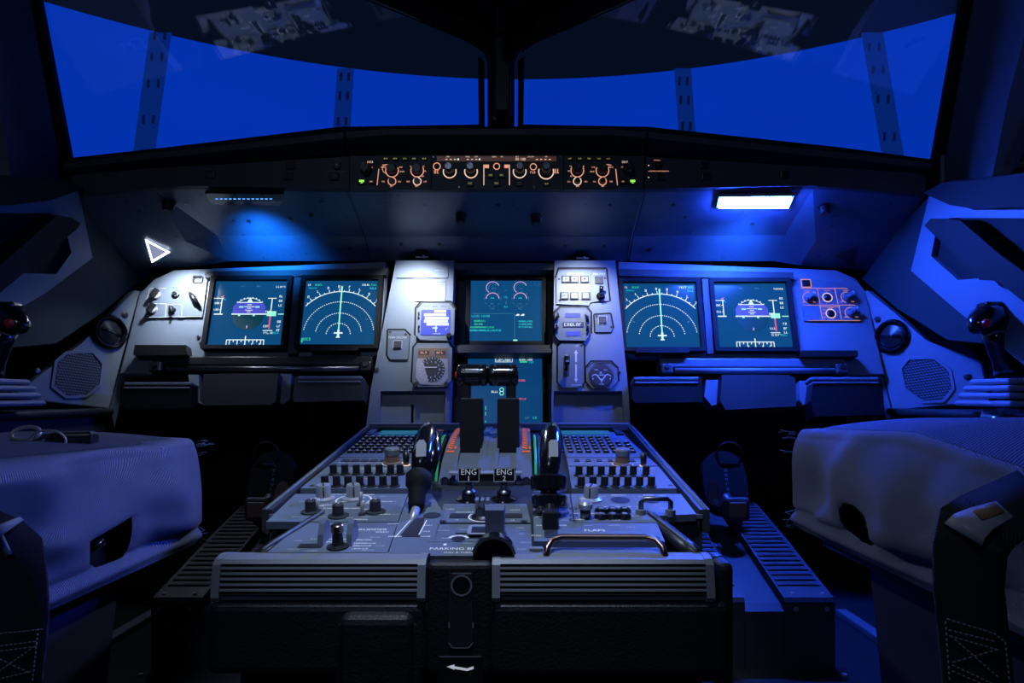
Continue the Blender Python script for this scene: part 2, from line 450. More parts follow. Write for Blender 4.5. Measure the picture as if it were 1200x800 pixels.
# curved projection screen outside the windscreen, with leaning perforated joints
def screen_mat():
    m = bpy.data.materials.new('projection_blue'); m.use_nodes = True; nt = m.node_tree
    b = nt.nodes['Principled BSDF']; b.inputs['Base Color'].default_value = (0, 0, 0, 1); b.inputs['Specular IOR Level'].default_value = 0
    tc = nt.nodes.new('ShaderNodeTexCoord'); n = nt.nodes.new('ShaderNodeTexNoise'); n.inputs['Scale'].default_value = 1.3; n.inputs['Detail'].default_value = 5
    mp = nt.nodes.new('ShaderNodeMapping'); mp.inputs['Scale'].default_value = (1, 1, 4)
    mx = nt.nodes.new('ShaderNodeMix'); mx.data_type = 'RGBA'
    mx.inputs[6].default_value = (.0006, .036, .48, 1); mx.inputs[7].default_value = (.0012, .048, .60, 1)
    nt.links.new(tc.outputs['Object'], mp.inputs[0]); nt.links.new(mp.outputs[0], n.inputs['Vector']); nt.links.new(n.outputs['Fac'], mx.inputs[0])
    nt.links.new(mx.outputs[2], b.inputs['Emission Color']); b.inputs['Emission Strength'].default_value = 1.0
    MATS['projection'] = m
    for nm, c in (('joint', (.002, .022, .20)), ('slot', (.001, .006, .045))):
        mat(nm, (0, 0, 0), .8, emit=c, spec=0)
screen_mat()
R_S, TOP = 3.0, 1.876
t = thing('projection_screen', 'curved glowing blue projection screen standing outside the windscreen', 'screen', Vector((CAM.x, 0, 0)))
mb = MB('projection'); n = 90; vs, fs = [], []
for i in range(n + 1):
    a = math.radians(-82 + 164 * i / n)
    vs += [(R_S * math.sin(a), R_S * math.cos(a), .2), (R_S * math.sin(a), R_S * math.cos(a), TOP)]
for i in range(n): fs.append((2 * i, 2 * i + 1, 2 * i + 3, 2 * i + 2))
mb.add(vs, fs, smooth=True); mb.build('screen_surface', t)
def on_screen(u, v, r=R_S):
    d = Vector(((u - U0) / F, 1, (V0 - v) / F)); k = r / math.hypot(d.x, 1); return d * k + Vector((0, 0, H))
for (ut, vt, ub, vb, w, rows) in ((188, 38, 163, 182, 13, (42, 67, 98, 140)), (405, 80, 398, 152, 10, (90, 112, 142)), (800, 80, 808, 158, 10, (95, 117, 148)), (1022, 38, 1054, 188, 13, (55, 82, 116, 160))):
    mb = MB('joint')
    q = [on_screen(ut - w, vt, 2.985), on_screen(ut + w, vt, 2.985), on_screen(ub + w, vb + 40, 2.985), on_screen(ub - w, vb + 40, 2.985)]
    q2 = [on_screen(ut - w, vt, 2.99), on_screen(ut + w, vt, 2.99), on_screen(ub + w, vb + 40, 2.99), on_screen(ub - w, vb + 40, 2.99)]
    mb.add(q + q2, [(0, 1, 2, 3), (4, 7, 6, 5), (0, 3, 7, 4), (1, 5, 6, 2)])
    for v in rows:
        f = (v - vt) / (vb + 40 - vt); uc = ut + (ub - ut) * f
        for s in (-.45, .45):
            x = uc + s * w; hh = 5
            mb.add([on_screen(x - 1.6, v - hh, 2.98), on_screen(x + 1.6, v - hh, 2.98), on_screen(x + 1.1, v + hh, 2.98), on_screen(x - 2.1, v + hh, 2.98)], [(0, 1, 2, 3)], 'slot')
    mb.build('perforated_joint', t)

# standby compass hanging from the header
t = thing('standby_compass', 'black box compass hanging from the header above the centre post', 'compass', at(587, 2, 1.30))
mb = MB('black'); mb.box((0, 0, .02), (.106, .05, .055), .008, seg=3); mb.build('housing', t)
mb = MB('matte_black'); mb.box((0, .01, -.032), (.02, .018, .06), .003); mb.build('bracket', t)

# ================================================================== glareshield
def loft(mb, secs, mats):
    n = len(secs[0][1])
    for i in range(len(secs) - 1):
        (xa, A), (xb, B) = secs[i], secs[i + 1]
        for k in range(n - 1):
            mb.add([(xa, *A[k]), (xb, *B[k]), (xb, *B[k + 1]), (xa, *A[k + 1])], [(0, 1, 2, 3)], mats[k])
def gprof(rim, ft, fb, cr, en):
    return [(1.555, 1.0), (1.28, rim + .045), (1.175, rim + .008), (1.153, rim + .001), (1.146, rim - .006), (1.148, rim - .016), (1.160, ft + .002), (1.166, ft), (1.166, fb), (1.172, fb - .003), cr, en]
gm = ['matte_black'] * 4 + ['charcoal'] * 1 + ['matte_black'] * 2 + ['charcoal'] * 2 + ['shield_grey'] * 2
gl_t = thing('glareshield', 'dark padded glareshield hood spanning the cockpit under the windscreen', 'glareshield', Vector((0, 1.16, .68)))
inv = Matrix.Translation((0, -1.16, -.68))
def gpart(name, secs):
    m_ = MB(); loft(m_, secs, gm); m_.v = [inv @ v for v in m_.v]; return m_.build(name, gl_t)
cen = gprof(.8815, .835, .7728, (1.30, .7207), (1.350, .681))
mid = gprof(.843, .8147, .779, (1.297, .7225), (1.350, .681))
md2 = gprof(.838, .812, .776, (1.28, .706), (1.350, .672))
out_ = gprof(.820, .802, .762, (1.29, .694), (1.352, .662))
inn = gprof(.8755, .833, .7728, (1.30, .7207), (1.350, .681))
gpart('centre_section', [(-.2725, gprof(.876, .834, .7728, (1.30, .7207), (1.350, .681))), (-.2, cen), (.2, cen), (.2645, gprof(.876, .834, .7728, (1.30, .7207), (1.350, .681)))])
gpart('side_section', [(-.778, out_), (-.63, md2), (-.575, mid), (-.2775, inn)])
gpart('side_section', [(.2695, inn), (.575, mid), (.63, md2), (.778, out_)])
for x, dx in ((-.275, .0015), (.267, -.0015)):
    m_ = MB('black'); m_.prism([(1.166, .7735), (1.30, .7215), (1.349, .683), (1.349, .70), (1.166, .79)], x - .0038, x + .0038, T=inv @ Matrix(((0, 0, 1, 0), (1, 0, 0, 0), (0, 1, 0, 0), (0, 0, 0, 1))))
    m_.tube([inv @ Vector(p) for p in ((x + dx, 1.172, .7690), (x + dx, 1.30, .7200), (x + dx, 1.345, .684))], .0011, 6, 'panel'); m_.build('seam_strip', gl_t)
# knobs, screws and holes on the underside
def under(u, v):
    "point on the sloping underside seen at a pixel, with its normal"
    a, b = Vector((0, 1.166, .7728)), Vector((0, 1.30, .7207))
    if v > 277: a, b = Vector((0, 1.30, .7207)), Vector((0, 1.350, .681))
    d = Vector(((u - U0) / F, 1, (V0 - v) / F)); s = (b - a).normalized(); nn = Vector((0, s.z, -s.y))
    k = (a - CAM).dot(nn) / d.dot(nn); return CAM + d * k, nn
def under_M(u, v):
    p, nn = under(u, v); f = Frame(p, (1, 0, 0), nn.cross(Vector((1, 0, 0)))); return f.M
kn = None
for u, v in ((198, 238), (540, 252), (628, 254), (965, 241)):
    M = inv @ under_M(u, v)
    m_ = MB('black'); m_.lathe([(.012, 0), (.012, .004), (.0095, .005), (.009, .017), (.007, .019)], 18)
    m_.build('round_knob', gl_t, M)
for u, v in ((175, 237), (218, 238), (273, 259), (291, 259), (339, 257), (364, 253), (378, 237), (410, 291), (227, 295), (452, 238), (583, 240), (715, 240), (762, 292), (790, 240), (803, 254), (882, 262), (470, 286), (515, 286), (662, 288), (708, 288)):
    M = inv @ under_M(u, v); m_ = MB('ink')
    m_.lathe([(.0042, 0), (.0042, .0012), (.003, .0018)], 10, 'dark_steel' if v in (259, 257, 238, 237) else 'ink'); m_.build('screw', gl_t, M)

def under_end(u, v):
    "the same on the straight outer ends of the underside"
    a, b = Vector((0, 1.166, .7697)), Vector((0, 1.351, .6675))
    d = Vector(((u - U0) / F, 1, (V0 - v) / F)); s = (b - a).normalized(); nn = Vector((0, s.z, -s.y))
    return CAM + d * ((a - CAM).dot(nn) / d.dot(nn)), nn
def px_under(pts):
    return [under(u, v)[0] for u, v in pts]
# triangular cut-outs for the map lamps
def tri_lamp(name, pts, label, lit, inner):
    P = px_under(pts); c = sum(P, Vector()) / len(P); nn = under(*pts[0])[1]
    t = thing(name, label, 'lamp', Matrix.Translation(c), 'map lamps under the glareshield')
    m1 = MB('matte_black'); q = [p - c + nn * .0015 for p in P]
    q2 = [p * .94 + nn * .004 for p in q]
    k = len(q)
    m1.add(q + q2, [tuple(range(k, 2 * k))] + [(i, (i + 1) % k, k + (i + 1) % k, k + i) for i in range(k)], 'matte_black' if not inner else inner)
    m1.build('recess', t)
    return t, c, nn
# ------------------------------------------------------------------ lamps under the glareshield
t1, c1, nn1 = tri_lamp('map_lamp', [(474, 304), (488, 292), (498, 292), (518, 304)], 'left of the two black triangular map lamp recesses over the centre panel', True, None)
t2, c2, nn2 = tri_lamp('map_lamp', [(664, 305), (676, 293.5), (687, 293.5), (704, 305)], 'right of the two black triangular map lamp recesses over the centre panel', True, None)
for t, off in ((t1, .004), (t2, .002)):
    m1 = MB('pad_grey'); m1.box((0, -.002, -.006), (.026, .004, .003)); m1.tube([(off, -.004, -.004), (off + .002, -.012, -.008)], .0022, 8, 'pale_plastic'); m1.build('lamp_arm', t)
t3 = thing('console_lamp', 'white lit triangular lamp opening at the left end of the glareshield underside', 'lamp', under_end(184, 291)[0])
P = [under_end(*q)[0] for q in ((171, 277), (200.5, 292.5), (179, 305))]; c = Matrix.Translation(under_end(184, 291)[0]).inverted(); nnn = under_end(184, 291)[1]
Q = [c @ p + nnn * .0065 for p in P]; cc = sum(Q, Vector()) / 3
m1 = MB('lamp_white')
Qi = [cc + (p - cc) * .74 for p in Q]
m1.add(Q + Qi, [(i, (i + 1) % 3, 3 + (i + 1) % 3, 3 + i) for i in range(3)], 'lamp_white'); m1.build('bright_rim', t3)
mat('lamp_soft', (.5, .5, .55), .5, emit=(.26, .28, .42), estr=.9)
m1 = MB('lamp_soft'); m1.add([q + nnn * .0002 for q in Qi], [(0, 1, 2)]); m1.build('diffuser', t3)
# dark triangular opening at the right end
t3 = thing('console_lamp', 'unlit dark triangular lamp opening at the right end of the glareshield underside', 'lamp', under_end(990, 302)[0])
P = [under_end(*q)[0] for q in ((976, 297), (1004, 290), (1000, 310))]; c = Matrix.Translation(under_end(990, 302)[0]).inverted()
m1 = MB('ink'); m1.add([c @ p + nnn * .0065 for p in P], [(0, 1, 2)]); m1.build('diffuser', t3)

# LED flood strips
mat('led_hot', (1, 1, 1), .5, emit=(LED_C[0], LED_C[1], LED_C[2]), estr=LED_L)
mat('led_small', (1, 1, 1), .5, emit=(.10, .35, 1.0), estr=1.6)
for nm, pts, lit, lab in (('light_strip', [(842, 227), (930, 226), (924, 240), (839, 240)], True, 'glowing blue-white LED light strip under the right glareshield'),
                          ('light_strip', [(241, 223), (333, 224), (330, 237), (249, 236)], False, 'dark strip with a row of tiny blue LEDs under the left glareshield')):
    P = px_under(pts); c = sum(P, Vector()) / 4; nn = under(*pts[0])[1]
    fr_ = Frame(c + nn * .0, (1, 0, 0), nn.cross(Vector((1, 0, 0))))
    t = thing(nm, lab, 'light', fr_.M)
    Q = [fr_.M.inverted() @ p for p in P]; q2 = [(p.x, p.y) for p in Q]
    m1 = MB('gloss_black' if not lit else 'grey_plastic'); m1.prism(q2, .0, .007, .0015); m1.build('housing', t)
    cx = sum(p[0] for p in q2) / 4; cy = sum(p[1] for p in q2) / 4
    if lit:
        m1 = MB('led_hot'); m1.prism([(cx + (x - cx) * .95, cy + (y - cy) * .78) for x, y in q2], .0072, .0105, .001); m1.build('led_lens', t)
    else:
        for k in range(13):
            m1 = MB('led_small'); m1.b2(-.0022, -.0010, .0022, .0010, .007, .0076); m1.build('led', t, T3(cx - .052 + .0083 * k, cy - .004 * 0 + .002))
        m1 = MB('pad_grey'); m1.strokes(-.04, cy + .012, .016, .002, .0072); m1.strokes(.045, cy + .013, .012, .002, .0072); m1.build('lettering', t)

# ================================================================== flight control unit and its neighbours on the glareshield face
def gx(u): return GF.P(u, 200)[0]
def gy(v): return GF.P(600, v)[1]
PRINT = 'white'
class Unit:
    "a panel-mounted box with pixel helpers in its own frame"
    def __init__(s, name, label, cat, fr, poly, h0, h1, m='panel', bev=.001, group=None, face='face_plate'):
        s.fr = fr; xs = fr.poly(poly, h1); s.cx = sum(p[0] for p in xs) / len(xs); s.cy = sum(p[1] for p in xs) / len(xs); s.h = h1
        s.t = thing(name, label, cat, fr.at(s.cx, s.cy), group)
        mb = MB(m); mb.prism([(x - s.cx, y - s.cy) for x, y in xs], h0, h1, bev)
        s.plate = mb.build(face, s.t); s.leg = MB(PRINT)
    def p(s, u, v, h=None):
        x, y = s.fr.P(u, v, s.h if h is None else h); return x - s.cx, y - s.cy
    def M(s, u, v, rot=0.0, h=None):
        x, y = s.p(u, v, h); return T3(x, y, s.h if h is None else h) @ RZ(rot)
    def ln(s, u0, v0, u1, v1, w, m=None):
        a, b = s.p(u0, v0), s.p(u1, v1); s.leg.line(*a, *b, w, s.h + .0007, m)
    def tx(s, t, u, v, size, m=None): x, y = s.p(u, v); s.leg.text(t, x, y, size, s.h + .0007, m)
    def st(s, u, v, w, hgt, m=None): x, y = s.p(u, v); s.leg.strokes(x, y, w, hgt, s.h + .0007, m)
    def rc(s, u0, v0, u1, v1, m=None, z=.0007): a, b = s.p(u0, v0), s.p(u1, v1); s.leg.rect(*a, *b, s.h + z, m)
    def rim(s, pts, h, w=.0034, below=False):
        "painted shadow line around a box on its panel, heavier along the upper edges"
        g = MB('matte_black'); P = [tuple(q - o for q, o in zip(s.fr.P(u, v, h), (s.cx, s.cy))) for u, v in pts]
        for i in range(len(P)):
            a, b = P[i], P[(i + 1) % len(P)]
            up = (a[1] + b[1]) / 2 > 0; d = Vector((b[0] - a[0], b[1] - a[1])).normalized(); k = w * (1.0 if up else .45)
            g.line(a[0] - d.x * k * .4, a[1] - d.y * k * .4, b[0] + d.x * k * .4, b[1] + d.y * k * .4, k * 2, h + .0004)
        g.build('edge_shadow', s.t)  # black lines paint in the shadow round the bezel
    def fin(s, name='lettering'):
        if s.leg.v: s.leg.build(name, s.t)
        return s.t
def knob_mb(r, h, m='black', cap=None):
    mb = MB(m); mb.lathe([(r * 1.25, 0), (r * 1.25, h * .12), (r, h * .2), (r * .95, h * .92), (r * .85, h)], 20)
    if cap: mb.disc(0, 0, r * .7, h + .0003, 14, cap)
    mb.line(0, 0, 0, r * .8, r * .16, h + .0005, 'pad_grey')
    return mb
def button_mb(w, h, d=.004, m='black'):
    mb = MB(m); mb.b2(-w / 2, -h / 2, w / 2, h / 2, 0, d, .0012); return mb

k = 1.165 / 750
fcu = Unit('flight_control_unit', 'middle control box of the glareshield with four lit rotary knobs and autopilot buttons', 'control panel', GF, [(506, 181.5), (660, 181.5), (660, 222), (506, 222)], -.0008, .006, 'charcoal')
fcu.rc(512, 183, 652, 189, 'brown_glow', .0004)
for t, u in (('SPD', 525), ('HDG', 548), ('LAT', 558), ('HDG', 579), ('V/S', 588), ('ALT', 606), ('LVL/CH', 622), ('V/S', 640)): fcu.tx(t, u, 183.8, .0034, 'warm_white')
for u in (522, 527, 532, 547, 552, 557, 628, 633, 638, 643): fcu.rc(u, 186.4, u + 2.4, 187.3, 'warm_white', .0009)
for u in (537, 562): 
    x, y = fcu.p(u, 186.8); fcu.leg.disc(x, y, .0017, fcu.h + .001, 10, 's_white')
fcu.tx('00 100', 610, 186.7, .0068, 'warm_white')
for u, v, r, hollow in ((527, 200, .0105, 0), (552, 200, .0105, 0), (609, 200, .0105, 0), (640, 200, .0115, 0)):
    x, y = fcu.p(u, v + 1); fcu.leg.arc(x, y, .0115 if u < 630 else .0135, .0019, -200, 20, fcu.h + .0008, 24, 'warm_white')
    knob_mb(.0078, .026, 'black', 'dark_steel').build('rotary_knob', fcu.t, fcu.M(u, v, .6))
for u, v, r in ((512, 195, .0062), (625, 195.5, .0056), (582, 195, .0055)):
    x, y = fcu.p(u, v); fcu.leg.arc(x, y, r, .0016, 0, 360, fcu.h + .0008, 20, 'amber'); fcu.leg.disc(x, y, r * .7, fcu.h + .0006, 14, 'ink')
fcu.st(512, 201.5, .010, .0055, 'amber'); fcu.st(624.5, 202, .010, .004, 'amber'); fcu.st(653, 200.5, .008, .008, 'amber'); fcu.st(640.5, 209.6, .005, .002, 'warm_white')
fcu.ln(567, 193, 567, 217, .0013, 'warm_white'); fcu.ln(597, 193, 597, 217, .0013, 'warm_white'); fcu.rc(568, 193, 573, 197, 'amber'); fcu.rc(591, 193, 596, 197, 'amber')
for u, v, m in ((575, 206, 'yellow_lit'), (588, 206, 'yellow_lit'), (551, 215.5, 'yellow_lit'), (582, 215.5, 'yellow_lit'), (640.5, 216, 'yellow_lit'), (609, 215.5, None)):
    b = button_mb(.012, .0095)
    if m: b.strokes(0, 0, .0065, .0022, .0044, m)
    b.build('push_button', fcu.t, fcu.M(u, v))
m_ = MB('dark_steel')
for u, v in ((538, 219), (626, 219), (508, 184), (657, 184)): m_.cyl(fcu.p(u, v), .0014, fcu.h, fcu.h + .0008, 8)
m_.build('screw', fcu.t); fcu.fin()

for side, (ua, ub, lab) in enumerate(((411.5, 505, 'left end control box of the glareshield with a green lit button at its left'), (661, 754, 'right end control box of the glareshield with a green lit button at its right'))):
    e = Unit('display_control_panel', lab, 'control panel', GF, [(ua, 182.5), (ub, 182.5), (ub, 222), (ua, 222)], -.0008, .005, 'charcoal', group='display control panels on the glareshield')
    fu = (lambda q: 411.5 + q) if side == 0 else (lambda q: 754 - q)
    for q in (41, 52, 63.5, 74.5, 86): 
        b = button_mb(.0105, .0062, .003); b.strokes(0, 0, .007, .0024, .0034, 'yellow_lit'); b.build('push_button', e.t, e.M(fu(q), 186.5))
    for q, r in ((48, .0105), (77.5, .0105)):
        x, y = e.p(fu(q), 200); e.leg.arc(x, y, .0115, .0017, 150, 390, e.h + .0008, 24, 'amber'); knob_mb(.0085, .014, 'black').build('range_knob', e.t, e.M(fu(q), 199.5, -.5))
        x, y = e.p(fu(q), 212.5); e.leg.arc(x, y, .007, .0017, 0, 360, e.h + .0008, 20, 'amber' if q < 60 else 'warm_white'); knob_mb(.0048, .010, 'black').build('selector_knob', e.t, e.M(fu(q), 212.5, .2))
    for q, v, w in ((38, 196, .009), (39, 193.5, .007), (58.5, 196, .006), (60, 201, .008), (38, 212.8, .006), (57, 212.8, .006), (47.5, 218.3, .005), (70, 195, .003), (77, 193, .003), (85, 195, .004), (87, 200.5, .005), (84, 206.5, .005), (67, 212.8, .006), (87, 212.8, .006), (77, 218.3, .006), (24.5, 196, .005)):
        e.st(fu(q), v, w, .0024, 'amber')
    x, y = e.p(fu(42), 198); e.leg.arc(x, y, .008, .0011, 60, 280, e.h + .0008, 16, 'amber')
    e.ln(fu(32.5), 198, fu(30.5), 217, .0014, 'amber')
    e.rc(fu(14), 187, fu(30), 192.5, 'ink', .0004); e.tx('1013', fu(22), 190, .0058, 'warm_white')
    knob_mb(.0085, .02, 'black').build('setting_knob', e.t, e.M(fu(18), 199, .4))
    for q, m in ((13, 'green_lit'), (24, 'amber')):
        b = button_mb(.013, .0085)
        if m == 'green_lit': b.rect(-.0045, -.001, .0045, .003, .0044, m); b.rect(-.002, -.0032, .002, -.0018, .0044, m)
        else: b.strokes(0, 0, .005, .0022, .0044, m)
        b.build('push_button', e.t, e.M(fu(q), 213.5))
    e.st(fu(24), 220.6, .022, .0012, 'pad_grey'); e.fin()

# outer switch panels left and right of the controls
for side in (0, 1):
    if side == 0: pl = [(211, 195.5), (409, 183.5), (409, 221), (208, 217.5)]
    else: pl = [(757, 183.5), (955, 195.5), (958, 217.5), (757, 221)]
    e = Unit('glareshield_switch_panel', 'plain grey switch panel of the glareshield face %s' % ('above the strip of tiny blue LEDs' if side == 0 else 'above the glowing light strip'), 'control panel', GF, pl, -.0008, .003, 'charcoal', group='glareshield switch panels')
    fu = (lambda u: u) if side == 0 else (lambda u: 1166 - u)
    for u, v in ((246.5, 205), (341, 194), (338.5, 207), (392, 207.5)):
        b = button_mb(.0165, .013, .004); b.frame(-.006, -.0045, .006, .0045, .0008, .0043, 'ink'); b.build('push_button', e.t, e.M(fu(u), v))
    m_ = MB('black'); m_.cyl((0, 0), .0075, 0, .004, 18, .001); m_.disc(0, 0, .002, .0043, 8, 'dark_steel'); m_.build('round_button', e.t, e.M(fu(395), 194))
    wm = 'pad_grey' if side == 0 else 'amber'
    e.st(fu(394), 200.6, .038, .0016, wm); e.st(fu(396), 187.8, .012, .0016, wm)
    for u, v in ((285.5, 201.5), (219, 203), (353, 203), (358, 203)): x, y = e.p(fu(u), v); e.leg.disc(x, y, .0014, e.h + .0007, 8, 'ink')
    if side: 
        for v in (194, 208): x, y = e.p(760, v); e.leg.disc(x, y, .0011, e.h + .001, 8, 'warm_white')
    e.fin()

# ================================================================== main instrument panel
ip = thing('instrument_panel', 'grey main instrument panel carrying the screens below the glareshield', 'panel', MP.M)
def ipart(name, mb): return mb.build(name, ip)
mb = MB('panel'); mb.prism(MP.poly([(163, 344), (180, 327), (204, 316), (452, 306), (446, 415), (438, 415), (438, 418.5), (180, 418.5), (178, 438), (140, 438)]), -.025, 0, .002); ipart('left_face', mb)
mb = MB('panel'); mb.prism(MP.poly([(724, 306), (980, 316), (1003, 326), (1014, 340), (1037, 439), (990, 439), (990, 421), (737, 417), (737, 415), (730, 415)]), -.025, 0, .002); ipart('right_face', mb)
mb = MB('charcoal'); mb.prism(MP.poly([(526, 306), (652, 306), (652, 510), (520, 510)], -.035), -.06, -.035); ipart('centre_back', mb)
h = .018
mb = MB('panel'); L_ = MP.poly([(464, 305), (532, 305), (527.5, 458), (434, 458)], h)
mb.prism(L_, -.05, h, .0025, seg=2)
mb.prism(MP.poly([(434.3, 458), (446, 458), (443, 503), (428.5, 503)], h), -.05, h, .0015); mb.prism(MP.poly([(522, 458), (527.5, 458), (526, 503), (520, 503)], h), -.05, h, .0015)
mb.prism(MP.poly([(446, 456), (522, 456), (520, 474), (444, 474)], .002), -.01, .002, m='panel_smooth')
ipart('left_column', mb)
mb = MB('panel_smooth'); mb.prism(MP.poly([(445, 473), (482, 473), (481.5, 506), (441, 506)], .004), -.01, .005, .001); mb.prism(MP.poly([(485, 473), (521.5, 473), (519, 506), (484.5, 506)], .004), -.01, .005, .001); ipart('stowage_flap', mb)
mb = MB('panel'); mb.prism(MP.poly([(650, 305), (721, 305), (736.5, 458), (646.5, 458)], h), -.05, h, .0025, seg=2)
mb.prism(MP.poly([(646.5, 458), (649, 458), (648, 503), (646, 503)], h), -.05, h, .0015); mb.prism(MP.poly([(729, 458), (736.5, 458), (739, 505), (733, 505)], h), -.05, h, .0015)
mb.prism(MP.poly([(649, 456), (729, 456), (731, 474), (648, 474)], .002), -.01, .002, m='panel_smooth')
ipart('right_column', mb)
mb = MB('panel_smooth'); mb.prism(MP.poly([(648.5, 473), (731, 473), (734, 506), (647.5, 506)], .004), -.01, .005, .001); ipart('stowage_flap', mb)
for a, b, c, d in ((345.5, 318, 357, 318), (822, 320, 829.5, 320)):
    mb = MB('charcoal'); mb.prism(MP.poly([(a, 318), (c, 318), (c - 9 if a < 600 else c + 7, 414), (a - 9 if a < 600 else a + 7, 414)], .012), 0, .012, .002); ipart('screen_post', mb)
mb = MB('charcoal'); mb.prism(MP.poly([(532, 404), (650, 404), (650, 413), (530, 413)], .012), -.04, .012, .003); ipart('cross_bar', mb)
mb = MB('charcoal'); mb.prism(MP.poly([(240, 318), (240, 325), (452, 322), (455, 314)], .016), 0, .016, .003); ipart('screen_brow', mb)
mb = MB('charcoal'); mb.prism(MP.poly([(724, 315), (726, 323), (930, 327), (930, 319)], .016), 0, .016, .003); ipart('screen_brow', mb)
mb = MB('charcoal'); mb.prism(MP.poly([(532, 308), (650, 308), (650, 316), (532, 316)], .012), -.04, .012, .003); ipart('screen_brow', mb)
for a, b, c, d in ((156, 219, 404, 416), (362, 420, 405, 410.5), (745, 808, 406.5, 413), (938, 1006, 410.5, 417.5)):
    mb = MB('black'); mb.prism(MP.poly([(a + 2, c), (b - 1, c), (b, d - 1), (b - 3, d), (a + 1, d), (a, d - 2)], .022), .0, .022, .003)
    u = (a + b) / 2 + (4 if a < 600 else -3); mb.lathe([(.004, 0), (.004, .006), (.002, .008)], 10, 'dark_steel', MP.M.inverted() @ MP.at(*MP.P(u, d + 3))); ipart('grip_bar', mb)
for u, v in ((442, 433), (725, 458 - 22), (236, 402), (828, 404), (838, 404), (935, 405), (233, 395)):
    x, y = MP.P(u, v, h if u in (442, 725) else 0); mb = MB('dark_steel'); mb.cyl((x, y), .004, 0, (h if u in (442, 725) else 0) + .003, 10, .0008); ipart('catch', mb)

# ------------------------------------------------------------------ display units
def du(uc, vc, w, hgt, label, draw, group='cockpit display units', base=0.0, scr='screen', skew=None):
    x, y = MP.P(uc, vc, base + .004)
    t = thing('display_unit', label, 'screen', MP.at(x, y, base), group)
    W, Hh = w / 2, hgt / 2
    mb = MB('matte_black'); o = [(-W - .009, -Hh - .008), (W + .009, -Hh - .008), (W + .009, Hh + .009), (-W - .009, Hh + .009)]; i_ = [(-W, -Hh), (W, -Hh), (W, Hh), (-W, Hh)]
    mb.ring(o, i_, -.004, .013); mb.build('bezel', t)
    mb = MB(scr); mb.b2(-W - .001, -Hh - .001, W + .001, Hh + .001, -.002, .004); gf_ = mb.build('glass_face', t)
    g = MB('s_white'); draw(g, W, Hh); 
    for v in g.v: v.z += .0045
    g.build('display_marking', gf_)
    return t
def d_pfd(g, W, Hh):
    X = lambda q: (q - .5) * 2 * W
    Y = lambda q: (q - .5) * 2 * Hh
    z = .0002
    g.arc(X(.50), Y(.52), W * .50, W * .015, 0, 1, z)     # (keeps the order of layers)
    pts = [(X(.30), Y(.49))] + [(X(.50) + W * .43 * math.cos(math.radians(a)), Y(.52) + Hh * .33 * math.sin(math.radians(a))) for a in range(180, -1, -12)] + [(X(.70), Y(.49))]
    g.face([(X(.28), Y(.49)), (X(.72), Y(.49)), (X(.72), Y(.60)), (X(.68), Y(.66)), (X(.32), Y(.66)), (X(.28), Y(.60))], z, 's_violet')
    pts = [(X(.28), Y(.485))] + [(X(.50) + W * .44 * math.cos(math.radians(a)), Y(.485) - Hh * .48 * math.sin(math.radians(a))) for a in range(180, 361, 15)]
    pts = [(X(.50) + W * .44 * math.cos(math.radians(a)), Y(.485) + Hh * .48 * math.sin(math.radians(a))) for a in range(180, 361, 12)]
    g.face(pts, z, 's_dark')
    g.line(X(.27), Y(.485), X(.75), Y(.485), .0026, 3 * z, 's_white'); g.line(X(.34), Y(.665), X(.66), Y(.665), .0018, 3 * z)
    g.face([(X(.46), Y(.67)), (X(.54), Y(.67)), (X(.50), Y(.745))], 3 * z)
    for a in (45, 58, 70, 82, 98, 110, 122, 135):
        c, s = math.cos(math.radians(a)), math.sin(math.radians(a)); r = Hh * .50
        g.line(X(.5) + r * c * .95, Y(.50) + r * s * .92, X(.5) + r * c * 1.04, Y(.50) + r * s * 1.0, .0022, 3 * z)
    g.arc(X(.5), Y(.50), Hh * .465, .0012, 45, 135, 3 * z, 16)
    for yy, w in ((.60, .07), (.575, .03), (.63, .03), (.545, .05), (.52, .025)): g.line(X(.5 - w), Y(yy), X(.5 + w), Y(yy), .0014, 3 * z)
    for xx in (.39, .61): g.rect(X(xx - .03), Y(.585), X(xx + .03), Y(.605), 3 * z, 's_line')
    for xx in (.36, .56): g.rect(X(xx), Y(.455), X(xx + .03), Y(.475), 3 * z, 's_line')
    # speed tape
    g.line(X(.115), Y(.73), X(.115), Y(.485), .002, 2 * z); g.line(X(.0), Y(.73), X(.14), Y(.73), .0016, 2 * z); g.line(X(.03), Y(.485), X(.15), Y(.485), .0024, 2 * z)
    for yy in (.655, .555): g.strokes(X(.055), Y(yy), .010, .0042, 2 * z, 's_white', n=3); g.line(X(.095), Y(yy), X(.115), Y(yy), .0014, 2 * z)
    g.face([(X(.09), Y(.755)), (X(.14), Y(.775)), (X(.12), Y(.745))], 2 * z, 's_red'); g.strokes(X(.15), Y(.71), .006, .003, 2 * z, 's_cyan')
    # altitude and vertical speed tape
    g.line(X(.80), Y(.73), X(.80), Y(.26), .0022, 2 * z); g.line(X(.74), Y(.73), X(.86), Y(.73), .0016, 2 * z); g.line(X(.72), Y(.235), X(.85), Y(.235), .0016, 2 * z)
    g.rect(X(.75), Y(.455), X(.875), Y(.53), 2 * z, 's_line'); g.strokes(X(.765), Y(.52), .011, .0045, 4 * z, 's_white', n=3); g.line(X(.80), Y(.45), X(.80), Y(.26), .003, 3 * z, 's_red')
    g.strokes(X(.76), Y(.30), .012, .0045, 3 * z, n=3); g.strokes(X(.80), Y(.20), .020, .004, 2 * z, 's_white', n=3); g.strokes(X(.90), Y(.20), .014, .004, 2 * z, 's_cyan', n=4)
    for yy in (.76, .69, .62): g.strokes(X(.92), Y(yy), .008, .0048, 2 * z, 's_white', n=2)
    for yy in (.37, .30, .24): g.strokes(X(.93), Y(yy), .008, .0048, 2 * z, 's_white', n=2)
